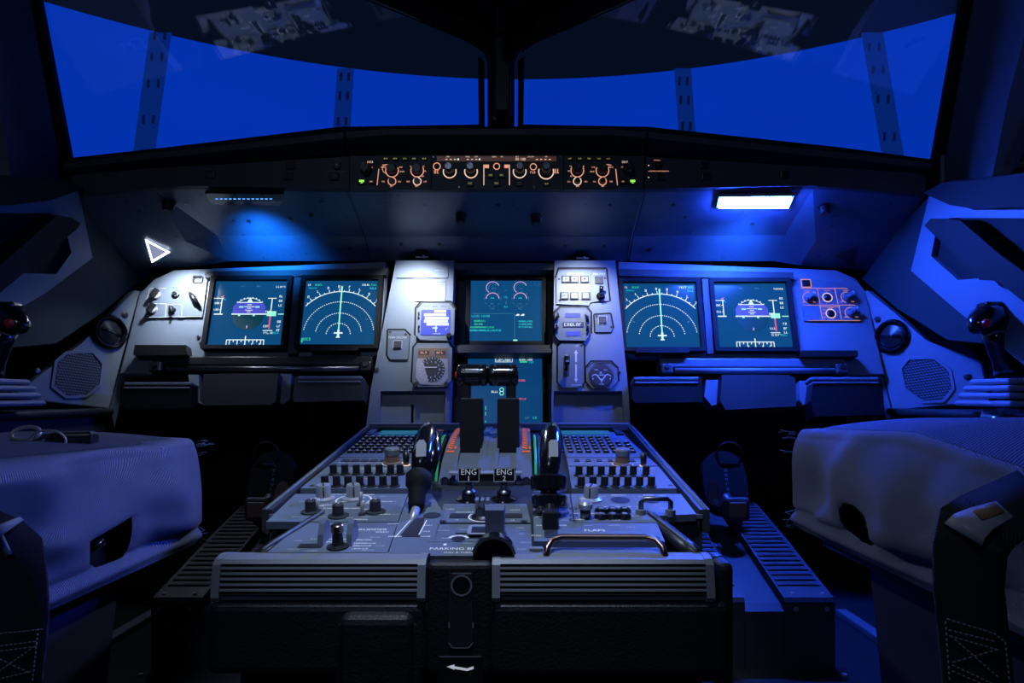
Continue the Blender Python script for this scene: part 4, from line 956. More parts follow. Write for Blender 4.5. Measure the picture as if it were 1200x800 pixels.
# ================================================================== corner panels with loudspeaker grille and air outlet
for s in (0, 1):
    if s == 0:
        f_ = f3(at(128, 478, 1.275), at(165, 342, 1.335), at(12, 466, 1.13)); f_ = Frame(at(12, 466, 1.13), at(128, 478, 1.275) - at(12, 466, 1.13), at(165, 342, 1.335) - at(128, 478, 1.275))
        poly = [(12, 466), (128, 479), (165, 341), (158, 340), (128, 370), (96, 402)]; oc = [(78, 414), (108, 413), (119, 426), (116, 450), (101, 463), (77, 464), (62, 452), (66, 424)]; lab = 'grey corner panel with an eight-sided grille, left of the instrument panel'
        vent = (127.5, 389); scr = [(146, 369), (43, 435)]; strip = [(165, 341), (171, 341), (133, 500), (128, 479)]
    else:
        f_ = Frame(at(1047, 480, 1.275), at(1163, 466, 1.13) - at(1047, 480, 1.275), at(1010, 344, 1.335) - at(1047, 480, 1.275))
        poly = [(1046, 481), (1160, 470), (1150, 425), (1085, 400), (1050, 368), (1016, 340), (1009, 342)]; oc = [(1066, 421), (1095, 420), (1113, 434), (1117, 455), (1105, 469), (1082, 470), (1062, 455), (1057, 432)]; lab = 'blue-lit corner panel with an eight-sided grille, right of the instrument panel'
        vent = (1046, 394); scr = [(1029, 374), (1134, 441)]; strip = [(1009, 342), (1003, 342), (1042, 500), (1046, 481)]
    t = thing('corner_panel', lab, 'panel', f_.M, 'corner panels')
    mb = MB('panel'); mb.prism(f_.poly(poly), -.02, 0, .002); mb.prism(f_.poly(strip), -.02, .004, .002, 'panel_smooth'); mb.build('face_plate', t)
    O = f_.poly(oc); c = (sum(p[0] for p in O) / 8, sum(p[1] for p in O) / 8); sc_ = lambda k: [(c[0] + (x - c[0]) * k, c[1] + (y - c[1]) * k) for x, y in O]
    mb = MB('panel'); mb.ring(sc_(1.10), sc_(.98), 0, .003); rim_ = mb.build('grille_rim', t)
    mb = MB('ink'); mb.face(sc_(1.0) if s == 0 else sc_(1.0), .0006)
    mm = 'mesh_grille'; R = .034
    I = sc_(.97)
    def inside(x, y):
        r = False; j = 7
        for i in range(8):
            if (I[i][1] > y) != (I[j][1] > y) and x < (I[j][0] - I[i][0]) * (y - I[i][1]) / (I[j][1] - I[i][1]) + I[i][0]: r = not r
            j = i
        return r
    xs = [p[0] for p in I]; ys = [p[1] for p in I]; st_ = .0052
    ny = int((max(ys) - min(ys)) / st_) + 1
    for iy in range(ny):
        y = min(ys) + iy * st_; x = min(xs) + (st_ / 2 if iy % 2 else 0)
        while x < max(xs):
            if inside(x, y) and inside(x + .0036, y): mb.line(x, y + .0008, x + .0036, y - .0008, .0016, .0012, mm)
            x += st_
    mb.build('grille_mesh', rim_)
    mb = MB('gloss_black'); mb.lathe([(.034, 0), (.034, .006), (.030, .011), (.026, .008), (.024, .002)], 26, cap=False); mb.lathe([(.022, .001), (.022, .005), (.008, .010), (.003, .011)], 20, 'black'); mb.tube([(-.018, .004, .009), (.018, -.004, .009)], .003, 8); mb.build('air_outlet', t, f_.at(*f_.P(*vent)) if False else T3(*f_.P(*vent)))
    for q in scr:
        mb = MB('dark_steel'); mb.lathe([(.0065, 0), (.006, .003), (.003, .005)], 12); mb.build('fastener', t, T3(*f_.P(*q)))
# ================================================================== centre pedestal
zp = lambda Y: .2996 + .1452 * (Y - 1.0)
pt = thing('pedestal', 'long grey centre pedestal housing between the two seats', 'pedestal', Vector((0, .9, 0)))
pin = Matrix.Translation((0, -.9, 0))
def side_prism(mb, yz, x0, x1, m=None, bev=0.0):
    "extrude a Y-Z outline along x"
    T = pin @ Matrix(((0, 0, 1, 0), (1, 0, 0, 0), (0, 1, 0, 0), (0, 0, 0, 1)))
    mb.prism(yz, x0, x1, bev, m, T)
mb = MB('charcoal')
side_prism(mb, [(.737, zp(.737) - .006), (1.235, zp(1.235) - .006), (1.235, .0), (.737, .0)], -.249, .249)
side_prism(mb, [(.652, .240), (.737, zp(.737) - .006), (.737, 0), (.652, 0)], -.186, .186)
mb.build('housing', pt)
for s in (-1, 1):
    mb = MB('charcoal'); side_prism(mb, [(.737, zp(.737) - .02), (1.238, zp(1.238) - .02), (1.238, zp(1.238) + .006), (.737, zp(.737) + .006)], s * .252 - .006, s * .252 + .006, bev=.002); mb.tube([pin @ Vector((s * .253, y, zp(y) + .006)) for y in (.737, 1.0, 1.238)], .0022, 8, 'panel'); mb.build('side_rim', pt)  # pale tube along the rim top paints in its highlight
    mb = MB('black'); mb.tube([pin @ Vector(p) for p in ((s * .213, .622, .240), (s * .209, .65, .2435), (s * .189, .735, .2565))], .0095, 12); mb.tube([pin @ Vector(p) for p in ((s * .210, .622, .2492), (s * .206, .65, .2530), (s * .186, .735, .2662))], .0018, 8, 'panel_smooth'); mb.build('padded_rail', pt)
mb = MB('panel_smooth'); mb.box(pin @ Vector((-.218, .738, zp(.737) - .002)), (.064, .004, .006), .001); mb.box(pin @ Vector((.218, .738, zp(.737) - .002)), (.064, .004, .006), .001); mb.build('end_plate', pt)
mb = MB('panel_smooth'); mb.b2(-.249, 1.225, .249, 1.245, .33, .345, .002); mb.v = [pin @ v for v in mb.v]; mb.build('front_edge', pt)

def pedunit(name, lab, cat, poly, h0=-.0055, h1=.003, m='panel', group=None, bev=.001): return Unit(name, lab, cat, PD, poly, h0, h1, m, bev, group)
def place(o, parent, M): return copy_part(o, parent, M)
key0 = None
PRINT = 'lit_print'
# control display units at the front of the pedestal
for s in (0, 1):
    if s == 0: poly = [(434, 506), (497, 506), (489, 535.5), (397, 535.5)]; lab = 'keypad display unit on the front left of the pedestal, beside the silver-capped speed brake lever'
    else: poly = [(656, 506), (727, 506), (760, 535.5), (664, 535.5)]; lab = 'keypad display unit on the front right of the pedestal, beside the flap lever'
    e = pedunit('keypad_display_unit', lab, 'keypad unit', poly, group='keypad display units')
    X0 = -.245 if s == 0 else .078; X1 = X0 + .160 * (.82 if s == 0 else .98)
    W_ = X1 - X0; xl = lambda q: X0 + W_ * q - e.cx
    yf, yn = PD.P(600, 506.5)[1] - e.cy, PD.P(600, 535)[1] - e.cy; yl = lambda q: yf + (yn - yf) * q
    mb = MB('mcdu_teal'); mb.b2(xl(.20), yl(.20), xl(.80), yl(.03), e.h, e.h + .002); 
    for q in (.06, .10, .14, .18): mb.strokes(xl(.5), yl(q), W_ * .5, .0022, e.h + .0025, 's_faint')
    mb.build('lit_face', e.t)
    mb = MB('charcoal'); mb.b2(xl(.14), yl(.01), xl(.86), yl(-.02), e.h, e.h + .008, .002); mb.b2(xl(.04), yl(.22), xl(.13), yl(.02), e.h, e.h + .004, .002, 'pad_grey' if s == 0 else 'panel'); mb.b2(xl(.87), yl(.22), xl(.96), yl(.02), e.h, e.h + .004, .002); mb.build('screen_hood', e.t)
    first = None
    for r in range(6):
        for c in range(10):
            if r < 2 and c > 7: continue
            if r >= 2 and c < 3: wd, ht = .0100, .0085
            else: wd, ht = .0085, .0085
            x = xl(.09 + c * .091); y = yl(.34 + r * .115)
            if first is None:
                b = button_mb(.0092, .0090, .0035, 'black'); b.strokes(0, 0, .0048, .0040, .0039, 'lit_print', n=1); first = b.build('key', e.t, T3(x, y, e.h))
            else: copy_part(first, e.t, T3(x, y, e.h))
    e.leg.frame(xl(.05), yl(.29), xl(.96), yl(.97), .0008, e.h + .0006, 'pad_grey'); e.fin()
# radio panel strips
for s in (0, 1):
    if s == 0: poly = [(396.5, 536.5), (489, 536.5), (486, 545.5), (384, 545.5)]; lab = 'radio panel with a brown-ringed grey knob on the left of the pedestal'
    else: poly = [(664, 536.5), (761, 536.5), (771, 545.5), (666, 545.5)]; lab = 'radio panel with a brown-ringed grey knob on the right of the pedestal'
    e = pedunit('radio_panel', lab, 'radio panel', poly, group='radio panels'); u0 = 384 if s == 0 else 666
    for k_ in range(6):
        ua = (402 + 11 * k_) if s == 0 else (672 + 13 * k_)
        if s == 0 and 450 < ua: continue
        a, b = e.p(ua, 538.5), e.p(ua + 8, 541); m_ = MB('ink'); m_.b2(0, 0, b[0] - a[0], b[1] - a[1], 0, .001); m_.frame(0, 0, b[0] - a[0], b[1] - a[1], .001, .0014, 'pad_grey'); m_.build('window', e.t, T3(a[0], a[1], e.h))
    e.ln(u0 + 10, 543.6, u0 + 92, 543.6, .0012, 'pad_grey'); e.ln(u0 + 16, 537.5, u0 + 90, 537.5, .0009, 'pad_grey')
    for k_ in range(7): e.st(u0 + 16 + 11 * k_, 542.2, .008, .002, 'amber' if k_ % 2 else 'lit_print')
    u, v = (460, 543) if s == 0 else (729.5, 544)
    m_ = MB('brown'); m_.lathe([(.0165, 0), (.0165, .003), (.0135, .005), (.0125, .013), (.0125, .014)], 22); m_.lathe([(.0105, .014), (.0125, .016), (.013, .026), (.0115, .028)], 22, 'grey_plastic'); m_.arc(0, 0, .0175, .0018, 0, 360, .0008, 22, 'lit_print'); m_.scale(.86).build('tuning_knob', e.t, e.M(u, v))
    u, v = (476, 545) if s == 0 else (754, 548 - 2)
    m_ = MB('black'); m_.tube([(0, 0, 0), (0, .002, .020)], [.0042, .0052], 10); m_.cyl((0, 0), .006, 0, .0012, 12, m='warm_white'); m_.build('toggle_switch', e.t, e.M(u, v)); e.fin()
# audio panels: two rows of black knobs
for s in (0, 1):
    if s == 0: poly = [(383.5, 546.5), (486, 546.5), (484, 572), (352, 572)]; rows = [[(391 + 13.4 * i, 552.5) for i in range(6)] + [(469, 552.5)], [(381 + 13.6 * i, 566.5) for i in range(7)]]; lab = 'audio panel with two rows of black knobs on the left of the pedestal'
    else: poly = [(666, 546.5), (772, 546.5), (793, 572), (670, 572)]; rows = [[(678.5 + 13 * i, 554) for i in range(5)] + [(742, 554), (757, 554)], [(681 + 13.7 * i, 567) for i in range(7)]]; lab = 'audio panel with two rows of black knobs on the right of the pedestal'
    e = pedunit('audio_panel', lab, 'audio panel', poly, -.0055, .006, group='audio panels'); first = None
    for r in rows:
        for u, v in r:
            if first is None:
                m_ = MB('black'); m_.lathe([(.0095, 0), (.0095, .002), (.0066, .003), (.0064, .017), (.0056, .0185)], 16); m_.rect(-.0045, -.0012, .0045, .0012, .019, 'pad_grey'); first = m_.scale(.76).build('volume_knob', e.t, e.M(u, v + 3.2))
            else: copy_part(first, e.t, e.M(u, v + 3.2))
    for i in range(8): e.st((390 if s == 0 else 680) + 12 * i, 549.5, .008, .002, 'lit_print'); e.st((392 if s == 0 else 684) + 12 * i, 561, .006, .002, 'pad_grey' if i % 3 else 'amber')
    for u, v in (((366, 569), (478, 570)) if s == 0 else ((676, 570), (786, 569))): x, y = e.p(u, v); e.leg.disc(x, y, .0035, e.h + .0006, 12, 'ink')
    e.fin()

# small printed marks and quarter-turn fasteners that fill the lower panels
def marks(e, pts, w=.010, hgt=.0021):
    for u, v in pts: e.st(u, v, w * (.6 + .8 * random.random()), hgt, 'dim_print')
# lower control panels
e = pedunit('dimmer_unit', 'lower left pedestal panel with two silver knobs and three black ones', 'control panel', [(346, 578.5), (478, 578.5), (466, 611), (312, 611)])
def silver_knob(u, v):
    m_ = MB('steel'); m_.lathe([(.0165, 0), (.0165, .0025), (.0125, .004), (.0105, .005), (.0100, .021), (.0090, .0225)], 24); m_.b2(-.0012, -.009, .0012, .009, .0222, .0232, m='ink'); m_.tube([(0, -.0101, .006), (0, -.0101, .021)], .0012, 6, 'ink'); return m_
def black_knob():
    m_ = MB('charcoal'); m_.lathe([(.0165, 0), (.0165, .0022), (.0095, .0035), (.0088, .0200), (.0078, .0210)], 20); m_.line(0, 0, 0, .007, .001, .0214, 'lit_print'); return m_
for u, v in ((379.5, 585), (414.5, 584.5)): silver_knob(u, v).scale(.84).build('silver_knob', e.t, e.M(u, v, .3))
for u, v in ((364.5, 600), (396.5, 605), (440, 600)): black_knob().scale(.70).build('black_knob', e.t, e.M(u, v))
for u, v in ((371, 600), (424, 603), (422, 592)):
    m_ = MB('steel'); m_.tube([(0, 0, 0), (.0015, .001, .016)], [.0016, .0026], 8); m_.lathe([(.0045, 0), (.0045, .002)], 10, 'dark_steel'); m_.build('toggle_switch', e.t, e.M(u, v))
for u, v, w in ((395, 579.5, .03), (425, 580, .03), (387, 592, .02), (430, 590, .014), (385, 596, .012), (412, 596, .018), (445, 603, .024), (423, 609, .016), (375, 593, .012), (452, 588, .016), (406, 588, .010), (433, 597, .014)): e.st(u, v, w, .0026, 'lit_print')
for u, v in ((343, 592), (468, 585), (466, 594)): x, y = e.p(u, v); e.leg.arc(x, y, .004, .0014, 0, 360, e.h + .0006, 14, 'pad_grey')
marks(e, [(356, 588), (372, 590), (400, 588), (436, 584), (449, 582), (460, 588), (350, 606), (380, 606), (410, 607), (430, 606), (462, 603), (398, 592), (418, 596), (444, 594), (376, 581), (405, 582)])
e.leg.arc(*e.p(414.5, 586), .021, .0016, -30, 210, e.h + .0006, 16, 'lit_print'); e.fin()
e = pedunit('rudder_trim_panel', 'left rear pedestal panel with a stubby rotary knob between two fins', 'control panel', [(356, 612), (466, 612), (454, 647), (313, 647)])
for u in (379, 412):
    m_ = MB('panel_smooth'); m_.prism([(-.018, 0), (.018, 0), (.018, .010), (.012, .024), (.004, .028), (-.006, .026), (-.014, .014)], -.0035, .0035, .0015, T=RZ(pi / 2) @ RX(pi / 2) if u > 400 else RZ(pi / 2) @ RX(pi / 2)); m_.scale(.78).build('guard_fin', e.t, e.M(u + 1, 634))
m_ = MB('black'); m_.lathe([(.013, 0), (.013, .002), (.0066, .004), (.0056, .019), (.0056, .0195)], 18); m_.lathe([(.0072, .019), (.0072, .027), (.006, .028)], 18, 'bronze'); m_.scale(.84).build('trim_knob', e.t, e.M(396, 641))
e.rc(352, 637.5, 376, 642, 'ink'); 
for u, v, w in ((393, 632.5, .012), (404, 632.5, .010), (394, 635.5, .030), (424, 633, .022), (426, 637, .026), (425, 640, .018), (422, 643.5, .016)): e.st(u, v, w, .0024, 'lit_print')
marks(e, [(366, 646), (344, 644), (440, 630), (446, 640), (372, 632), (350, 634), (432, 645), (410, 625), (388, 622)])
e.tx('RUDDER', 437, 621, .0078, 'lit_print'); e.fin()
# speed brake panel
e = pedunit('speed_brake_unit', 'pedestal panel with the slanting slot and scale of the speed brake lever', 'control panel', [(479, 578.5), (506, 578.5), (519, 600), (506, 648.5), (455, 648.5), (467, 611)], m='panel')
e.leg.face([e.p(u, v) for u, v in ((487, 607), (498, 607), (492, 629), (468, 629))], e.h + .0006, 'ink'); e.ln(481, 610, 463, 630, .0012, 'lit_print'); e.ln(500, 610, 491, 627, .0012, 'lit_print')
for u, v, w in ((461, 614, .012), (502, 616, .010), (463, 629, .014), (499, 629, .010), (500, 623, .008)): e.st(u, v, w, .0026, 'lit_print')
e.tx('SPEED', 470 - 22, 624, .0052, 'lit_print'); x, y = e.p(506, 604); e.leg.disc(x, y, .010, e.h + .0006, 18, 'ink'); e.fin()  # dark disc paints the lever's shadow beside the slot
# engine panel, parking brake panel, flaps panel
e = pedunit('engine_control_unit', 'centre pedestal panel below the ENG 1 and ENG 2 switches', 'control panel', [(520, 590), (617, 590), (622, 612), (515, 612)])
for u in (539, 601): e.rc(u - 11, 602, u + 11, 607, 'ink')
for u, v, w in ((528, 597, .010), (545, 600.5, .020), (604, 598, .012), (536, 609.5, .004), (601, 610, .004), (556, 603, .010)): e.st(u, v, w, .0026, 'lit_print')
for u, v in ((519, 611), (614, 611)): x, y = e.p(u, v); e.leg.disc(x, y, .004, e.h + .0006, 12, 'ink')
m_ = MB('pad_grey'); m_.lathe([(.0135, 0), (.0135, .002), (.0095, .004), (.009, .012)], 18, 'dark_steel')
for q in range(3): m_.b2(-.009 + .006 * q, -.006, -.005 + .006 * q, .006, .012, .022, .001)
m_.arc(0, 0, .0165, .0018, 150, 390, .0008, 16, 'lit_print'); m_.build('mode_selector', e.t, e.M(566.5, 606)); e.fin()
e = pedunit('parking_brake_unit', 'blue-lit centre pedestal panel lettered PARKING BRK', 'control panel', [(513, 614), (622, 614), (624, 651), (504, 651)])
e.tx('PARKING BRK', 534, 643.5, .0082, 'lit_print'); e.tx('PULL & TURN', 537, 648, .0046, 'lit_print'); x, y = e.p(537, 632); e.leg.arc(x, y, .010, .003, 20, 160, e.h + .0006, 14, 'lit_print'); e.leg.disc(x, y, .007, e.h + .0008, 14, 'ink')
marks(e, [(520, 622), (545, 621), (612, 626), (616, 636), (612, 644), (526, 631), (548, 637), (610, 619)])
e.ln(516, 628, 554, 628, .001, 'pad_grey'); e.ln(503, 634.5, 562, 634.5, .001, 'pad_grey'); e.ln(600, 622, 622, 622, .001, 'pad_grey'); e.rc(520, 637.5, 523, 639.5, 'lit_print'); e.rc(534, 624.5, 553, 626, 'ink')
m_ = MB('grey_plastic'); m_.prism([(-.0095, -.010), (.0095, -.010), (.0105, .008), (0, .012), (-.0105, .008)], .0, .031, .002); m_.build('brake_handle', e.t, e.M(580, 628))
m_ = MB('gloss_black'); m_.prism([(.020 * math.cos(math.radians(a)), .019 * math.sin(math.radians(a))) for a in range(0, 181, 15)], -.009, .009, .003, T=RX(pi / 2)); m_.arc(0, 0, .0200, .003, 10, 165, .0095, 16, 'pad_grey', T=RX(pi / 2)); m_.build('brake_hub', e.t, e.M(579, 649))
m_ = MB('pale_plastic'); m_.b2(-.012, -.010, .012, .010, 0, .004, .001, 'ink'); m_.frame(-.012, -.012, .012, .012, .004, .0046, 'pale_plastic'); m_.build('pointer_window', e.t, e.M(564, 625)); e.fin()
e = pedunit('flap_control_unit', 'pedestal panel with the slot of the flap lever and the word FLAPS', 'control panel', [(624, 578.5), (668, 578.5), (674, 612), (770, 613), (779, 634), (626, 634)])
e.tx('FLAPS', 697, 622, .0088, 'lit_print'); e.tx('FULL', 629, 628, .005, 'lit_print'); e.tx('FULL', 664, 628, .005, 'lit_print'); e.leg.face([e.p(u, v) for u, v in ((637, 598), (652, 598), (654, 630), (638, 630))], e.h + .0006, 'ink')
for u, v, w in ((633, 616, .008), (660, 616, .008), (632, 606, .008), (746, 631, .012)): e.st(u, v, w, .0024, 'lit_print')
marks(e, [(632, 596), (661, 600), (662, 610), (690, 616), (720, 616), (740, 618), (676, 630), (710, 630), (735, 628)])
e.ln(671, 612, 770, 613, .001, 'pad_grey'); e.ln(668, 580, 673, 612, .0016, 'ink'); e.rc(756, 629, 774, 631.5, 'ink'); e.fin()
e = pedunit('transponder_panel', 'lower right pedestal panel with a silver knob and six small dark buttons', 'control panel', [(669, 578.5), (798, 578.5), (816, 602), (770, 604), (769, 611.5), (674, 611.5)])
silver_knob(0, 0).scale(.84).build('silver_knob', e.t, e.M(692.5, 586, -.3))
m_ = MB('steel'); m_.tube([(0, 0, 0), (0, .002, .012)], .006, 10, 'dark_steel'); m_.lathe([(.008, .012), (.008, .017), (.005, .02)], 12); m_.build('stacked_knob', e.t, e.M(686, 607)); m_ = MB('steel'); m_.lathe([(.007, 0), (.006, .008), (.003, .010)], 12); m_.build('stacked_knob', e.t, e.M(685, 596))
for i in range(3):
    for j in range(2):
        m_ = MB('gloss_black'); m_.lathe([(.0075, 0), (.0075, .003), (.0055, .0055)], 14); m_.disc(0, 0, .003, .006, 8, 'pad_grey'); m_.build('push_button', e.t, e.M(704 + 14 * i, 600.5 + 6.5 * j))
for u in (727, 762): x, y = e.p(u, 586); e.leg.disc(x, y, .012, e.h + .0006, 18, 'ink'); e.leg.line(x - .008, y - .002, x + .008, y + .002, .0024, e.h + .001, 'charcoal')
x, y = e.p(770, 586); e.leg.arc(x, y, .009, .003, 20, 140, e.h + .0008, 10, 'lit_print')
marks(e, [(720, 592), (750, 594), (770, 592), (780, 596), (790, 599), (705, 582), (716, 597.5), (730, 597.5), (744, 600), (752, 582), (776, 581), (745, 605), (700, 609), (722, 610), (690, 602)])
e.ln(708, 579.5, 713, 591, .0012, 'pad_grey'); e.ln(741, 579.5, 748, 591, .0012, 'pad_grey')
for u, v, w in ((725, 580.5, .018), (760, 580.5, .012), (690, 593.5, .01), (676, 602, .008), (695, 602, .008), (711, 594, .006), (724, 594, .006), (737, 594, .006), (679, 609, .012)): e.st(u, v, w, .0024, 'lit_print')
for u, v in ((672, 596), (672, 604), (672, 609), (782, 588)): x, y = e.p(u, v); e.leg.arc(x, y, .004, .0014, 0, 360, e.h + .0006, 12, 'ink')
e.fin()
p0, p1 = PD.P(752, 607), PD.P(784, 603)
c = ((p0[0] + p1[0]) / 2, (p0[1] + p1[1]) / 2); d = (p1[0] - p0[0]) / 2
mb = MB('dark_steel'); mb.tube([(-d, 0, -.002), (-d, 0, .014), (-d + .004, 0, .018), (d - .004, 0, .018), (d, 0, .014), (d, 0, -.002)], .0030, 10); mb.lathe([(.006, -.002), (.006, .006)], 12, 'pad_grey', T3(-d, 0)); mb.lathe([(.006, -.002), (.006, .006)], 12, 'pad_grey', T3(d, 0))
tag(mb.build('grab_handle', None, PD.at(*c, .003)), 'short dark grab handle on pale posts at the right edge of the pedestal', 'handle')
p0, p1 = PD.P(640, 652), PD.P(778, 652); c = ((p0[0] + p1[0]) / 2, (p0[1] + p1[1]) / 2); d = (p1[0] - p0[0]) / 2
t = thing('bronze_handle', 'long rounded bronze handle over the grey tray at the right rear of the pedestal', 'handle', PD.at(*c, 0))
mb = MB('bronze'); mb.tube([(-d, -.006, .002), (-d + .001, .002, .008), (-d + .006, .010, .0125), (-d + .015, .014, .014), (d - .015, .014, .014), (d - .006, .010, .0125), (d - .001, .002, .008), (d, -.006, .002)], .0034, 10); mb.build('bar', t)
mb = MB('grey_plastic'); mb.b2(-d - .006, -.002, d + .004, .018, -.008, .0025, .001); mb.b2(-d - .016, .006, -d - .003, .012, .0, .006, .001, 'pad_grey'); mb.build('tray', t)

# ---------------------------------------------------------------- throttle quadrant
t = thing('throttle_quadrant', 'curved grey throttle quadrant with orange scales in the middle of the pedestal', 'quadrant', Vector((-.015, 1.0, .28)))
qi = Matrix.Translation((.015, -1.0, -.28))
Q = [(1.19, .333), (1.14, .340), (1.09, .339), (1.03, .332), (.97, .3195), (.92, .303), (.885, .2835), (.880, .270), (.880, .25), (1.19, .25)]
SW = Matrix(((0, 0, 1, 0), (1, 0, 0, 0), (0, 1, 0, 0), (0, 0, 0, 1)))
mb = MB('grey_plastic')
for x0, x1, dz in ((-.073, -.056, .0), (-.056, -.050, .004), (-.050, -.020, -.004), (-.020, -.010, .003), (-.010, .002, .0), (.002, .008, .003), (.008, .034, -.004), (.034, .040, .004), (.040, .056, .0)):
    mb.prism([(y, z + (dz if z > .26 else 0)) for y, z in Q], x0, x1, .0008, T=qi @ SW)
mb.b2(-.046, .872, .032, .884, .268, .292, .001, 'ink', T=qi); mb.b2(-.058, .868, .042, .884, .2915, .2945, .0008, 'pale_plastic', T=qi)
for x in (-.064, .048): mb.lathe([(.006, 0), (.006, .003)], 12, 'dark_steel', qi @ Matrix.Translation((x, .881, .281)) @ RX(pi / 2)); mb.lathe([(.0035, .003), (.0035, .0035)], 10, 'ink', qi @ Matrix.Translation((x, .881, .281)) @ RX(pi / 2))
mb.build('housing', t)
def on_q(x, Y, lift=.0015):
    for (ya, za), (yb, zb) in zip(Q[:7], Q[1:8]):
        if yb <= Y <= ya: 
            f = (Y - yb) / (ya - yb); return Vector((x, Y, zb + (za - zb) * f + lift))
    return Vector((x, Y, .3))
mb = MB('orange_red')
for sgn, xc in ((-1, -.0645), (1, .048)):
    for k_ in range(15):
        Y = 1.125 - .011 * k_
        w = .0055
        a = on_q(xc - w, Y); b = on_q(xc + w, Y - .006 * sgn * 0 - .006); mb.add([on_q(xc - w, Y), on_q(xc - w, Y - .006), on_q(xc + w * .4, Y - .010), on_q(xc + w * .4, Y - .004)], [(0, 1, 2, 3)], 'orange_red')
    mb.add([on_q(xc + .005, 1.10, .002), on_q(xc + .005, .96, .002), on_q(xc + .0075, .96, .002), on_q(xc + .0075, 1.10, .002)], [(0, 1, 2, 3)], 'orange_red')
    mb.add([on_q(xc - .006, .955), on_q(xc - .006, .95), on_q(xc + .006, .95), on_q(xc + .006, .955)], [(0, 1, 2, 3)], 'orange_red')
mb.v = [qi @ v for v in mb.v]; mb.build('thrust_scale', t)
# trim wheels with green stripes
for s, x, lab in ((-1, -.083, 'black trim wheel with a green stripe, left of the throttle quadrant'), (1, .066, 'black trim wheel with a green stripe, right of the throttle quadrant')):
    t = thing('trim_wheel', lab, 'wheel', Vector((x, 1.0, .215)), 'trim wheels')
    R_ = RY(pi / 2); mb = MB('black'); mb.lathe([(.02, -.007), (.112, -.007), (.120, -.005), (.1225, 0), (.120, .005), (.112, .007), (.02, .007)], 56, T=R_); mb.build('wheel_body', t)
    mb = MB('green_stripe'); q = s * -.0045; mb.lathe([(.1212, q - .0018), (.1222, q), (.1212, q + .0018)], 56, T=R_, cap=False); mb.build('stripe', t)
    mb = MB('charcoal'); mb.prism([(y, z - .004) for y, z in Q], x - .027 if s < 0 else x + .010, x - .010 if s < 0 else x + .027, .001, T=Matrix.Translation((-x, -1.0, -.215)) @ SW)
    xs_ = x - .018 if s < 0 else x + .018
    Z = Matrix.Translation((-x, -1.0, -.215))
    for k_ in range(9):
        Y = 1.12 - .025 * k_; a = [on_q(xs_ + d_, yy, -.002) for d_, yy in ((-.006, Y), (-.006, Y - .003), (.006 if k_ % 3 == 0 else .0, Y - .003), (.006 if k_ % 3 == 0 else 0, Y))]; mb.add(a, [(0, 1, 2, 3)], 'pad_grey' if k_ % 3 else 'amber', T=Z)
    a = [on_q(xs_ + d_, yy, -.002) for d_, yy in ((.0, 1.12), (.0, .905), (.0014, .905), (.0014, 1.12))]; mb.add(a, [(0, 1, 2, 3)], 'pad_grey', T=Z)
    mb.build('trim_scale', t)
# throttle levers
for x, hx, hw, lab in ((-.0345, -.0335, .0475, 'left throttle lever with a black cylindrical head and a red side button'), (.0215, .0135, .0465, 'right throttle lever with a black cylindrical head')):
    t = thing('throttle_lever', lab, 'lever', Vector((x, .97, .29)), 'throttle levers')
    i_ = Matrix.Translation((-x, -.97, -.29))
    mb = MB('matte_black'); mb.prism([(x - .0165, .308), (x + .0165, .308), (x + .0165, .392), (x - .0165, .392)], 0, .045, .002, T=i_ @ Matrix.Translation((0, 1.005, 0)) @ RX(pi / 2)); mb.b2(x - .0155, .962, x + .0155, 1.0, .392, .3945, .0005, 'charcoal', T=i_); mb.build('lever_body', t)
    sx_ = x - .009 if x < 0 else x + .004
    mb = MB('black'); mb.b2(sx_ - .0075, .972, sx_ + .0075, .992, .39, .432, .003, T=i_)
    fil = [(sx_ + .007, .395), (sx_ + .010, .400), (sx_ + .008, .412)]
    mb.build('shank', t)
    cz = .4295
    mb = MB('gloss_black'); mb.lathe([(.012, 0), (.0160, .002), (.0170, .005), (.0170, .0100), (.0158, .0108), (.0158, .0122), (.0170, .0130), (.0170, hw - .0130), (.0158, hw - .0122), (.0158, hw - .0108), (.0170, hw - .0100), (.0170, hw - .005), (.0160, hw - .002), (.012, hw)], 26, T=i_ @ Matrix.Translation((hx - hw / 2, .982, cz)) @ RY(pi / 2)); head_ = mb.build('lever_head', t)
    if x < 0:
        mb = MB('red'); mb.lathe([(.006, 0), (.005, .003), (.002, .004)], 12, T=i_ @ Matrix.Translation((hx - hw / 2, .982, cz)) @ RY(-pi / 2)); mb.build('side_button', head_)
# engine master switches
for u, n_ in ((548.5, '1'), (590.5, '2')):
    x = PD.P(u, 592)[0]; Y0 = .788
    t = thing('engine_switch', 'engine master switch with a black flag reading ENG %s' % n_, 'switch', PD.at(x, Y0 - 1.0 - .004, .003), 'engine master switches')
    mb = MB('gloss_black'); mb.lathe([(.0165, 0), (.0155, .0015), (.0090, .003), (.0085, .007)], 22); mb.build('base', t)
    mb = MB('dark_steel'); mb.lathe([(.0085, .007), (.0092, .009), (.0082, .011), (.0045, .013), (.0045, .019), (.0075, .023)], 20); mb.build('neck', t)
    mb = MB('gloss_black'); T_ = Matrix.Translation((0, 0, .0300)) @ RX(math.radians(68)); mb.prism([(-.0125, -.0085), (.0125, -.0085), (.0145, .0085), (-.0125, .0085)], -.004, .004, .001, T=T_); mb.frame(-.0122, -.0080, .0128, .0080, .001, .0045, 'pad_grey', T=T_)
    mb.text('ENG', .0003, .0032, .0098, .0048, 'dim_print', T=T_); mb.text(n_, .0003, -.0045, .0085, .0048, 'dim_print', T=T_); mb.build('flag', t)
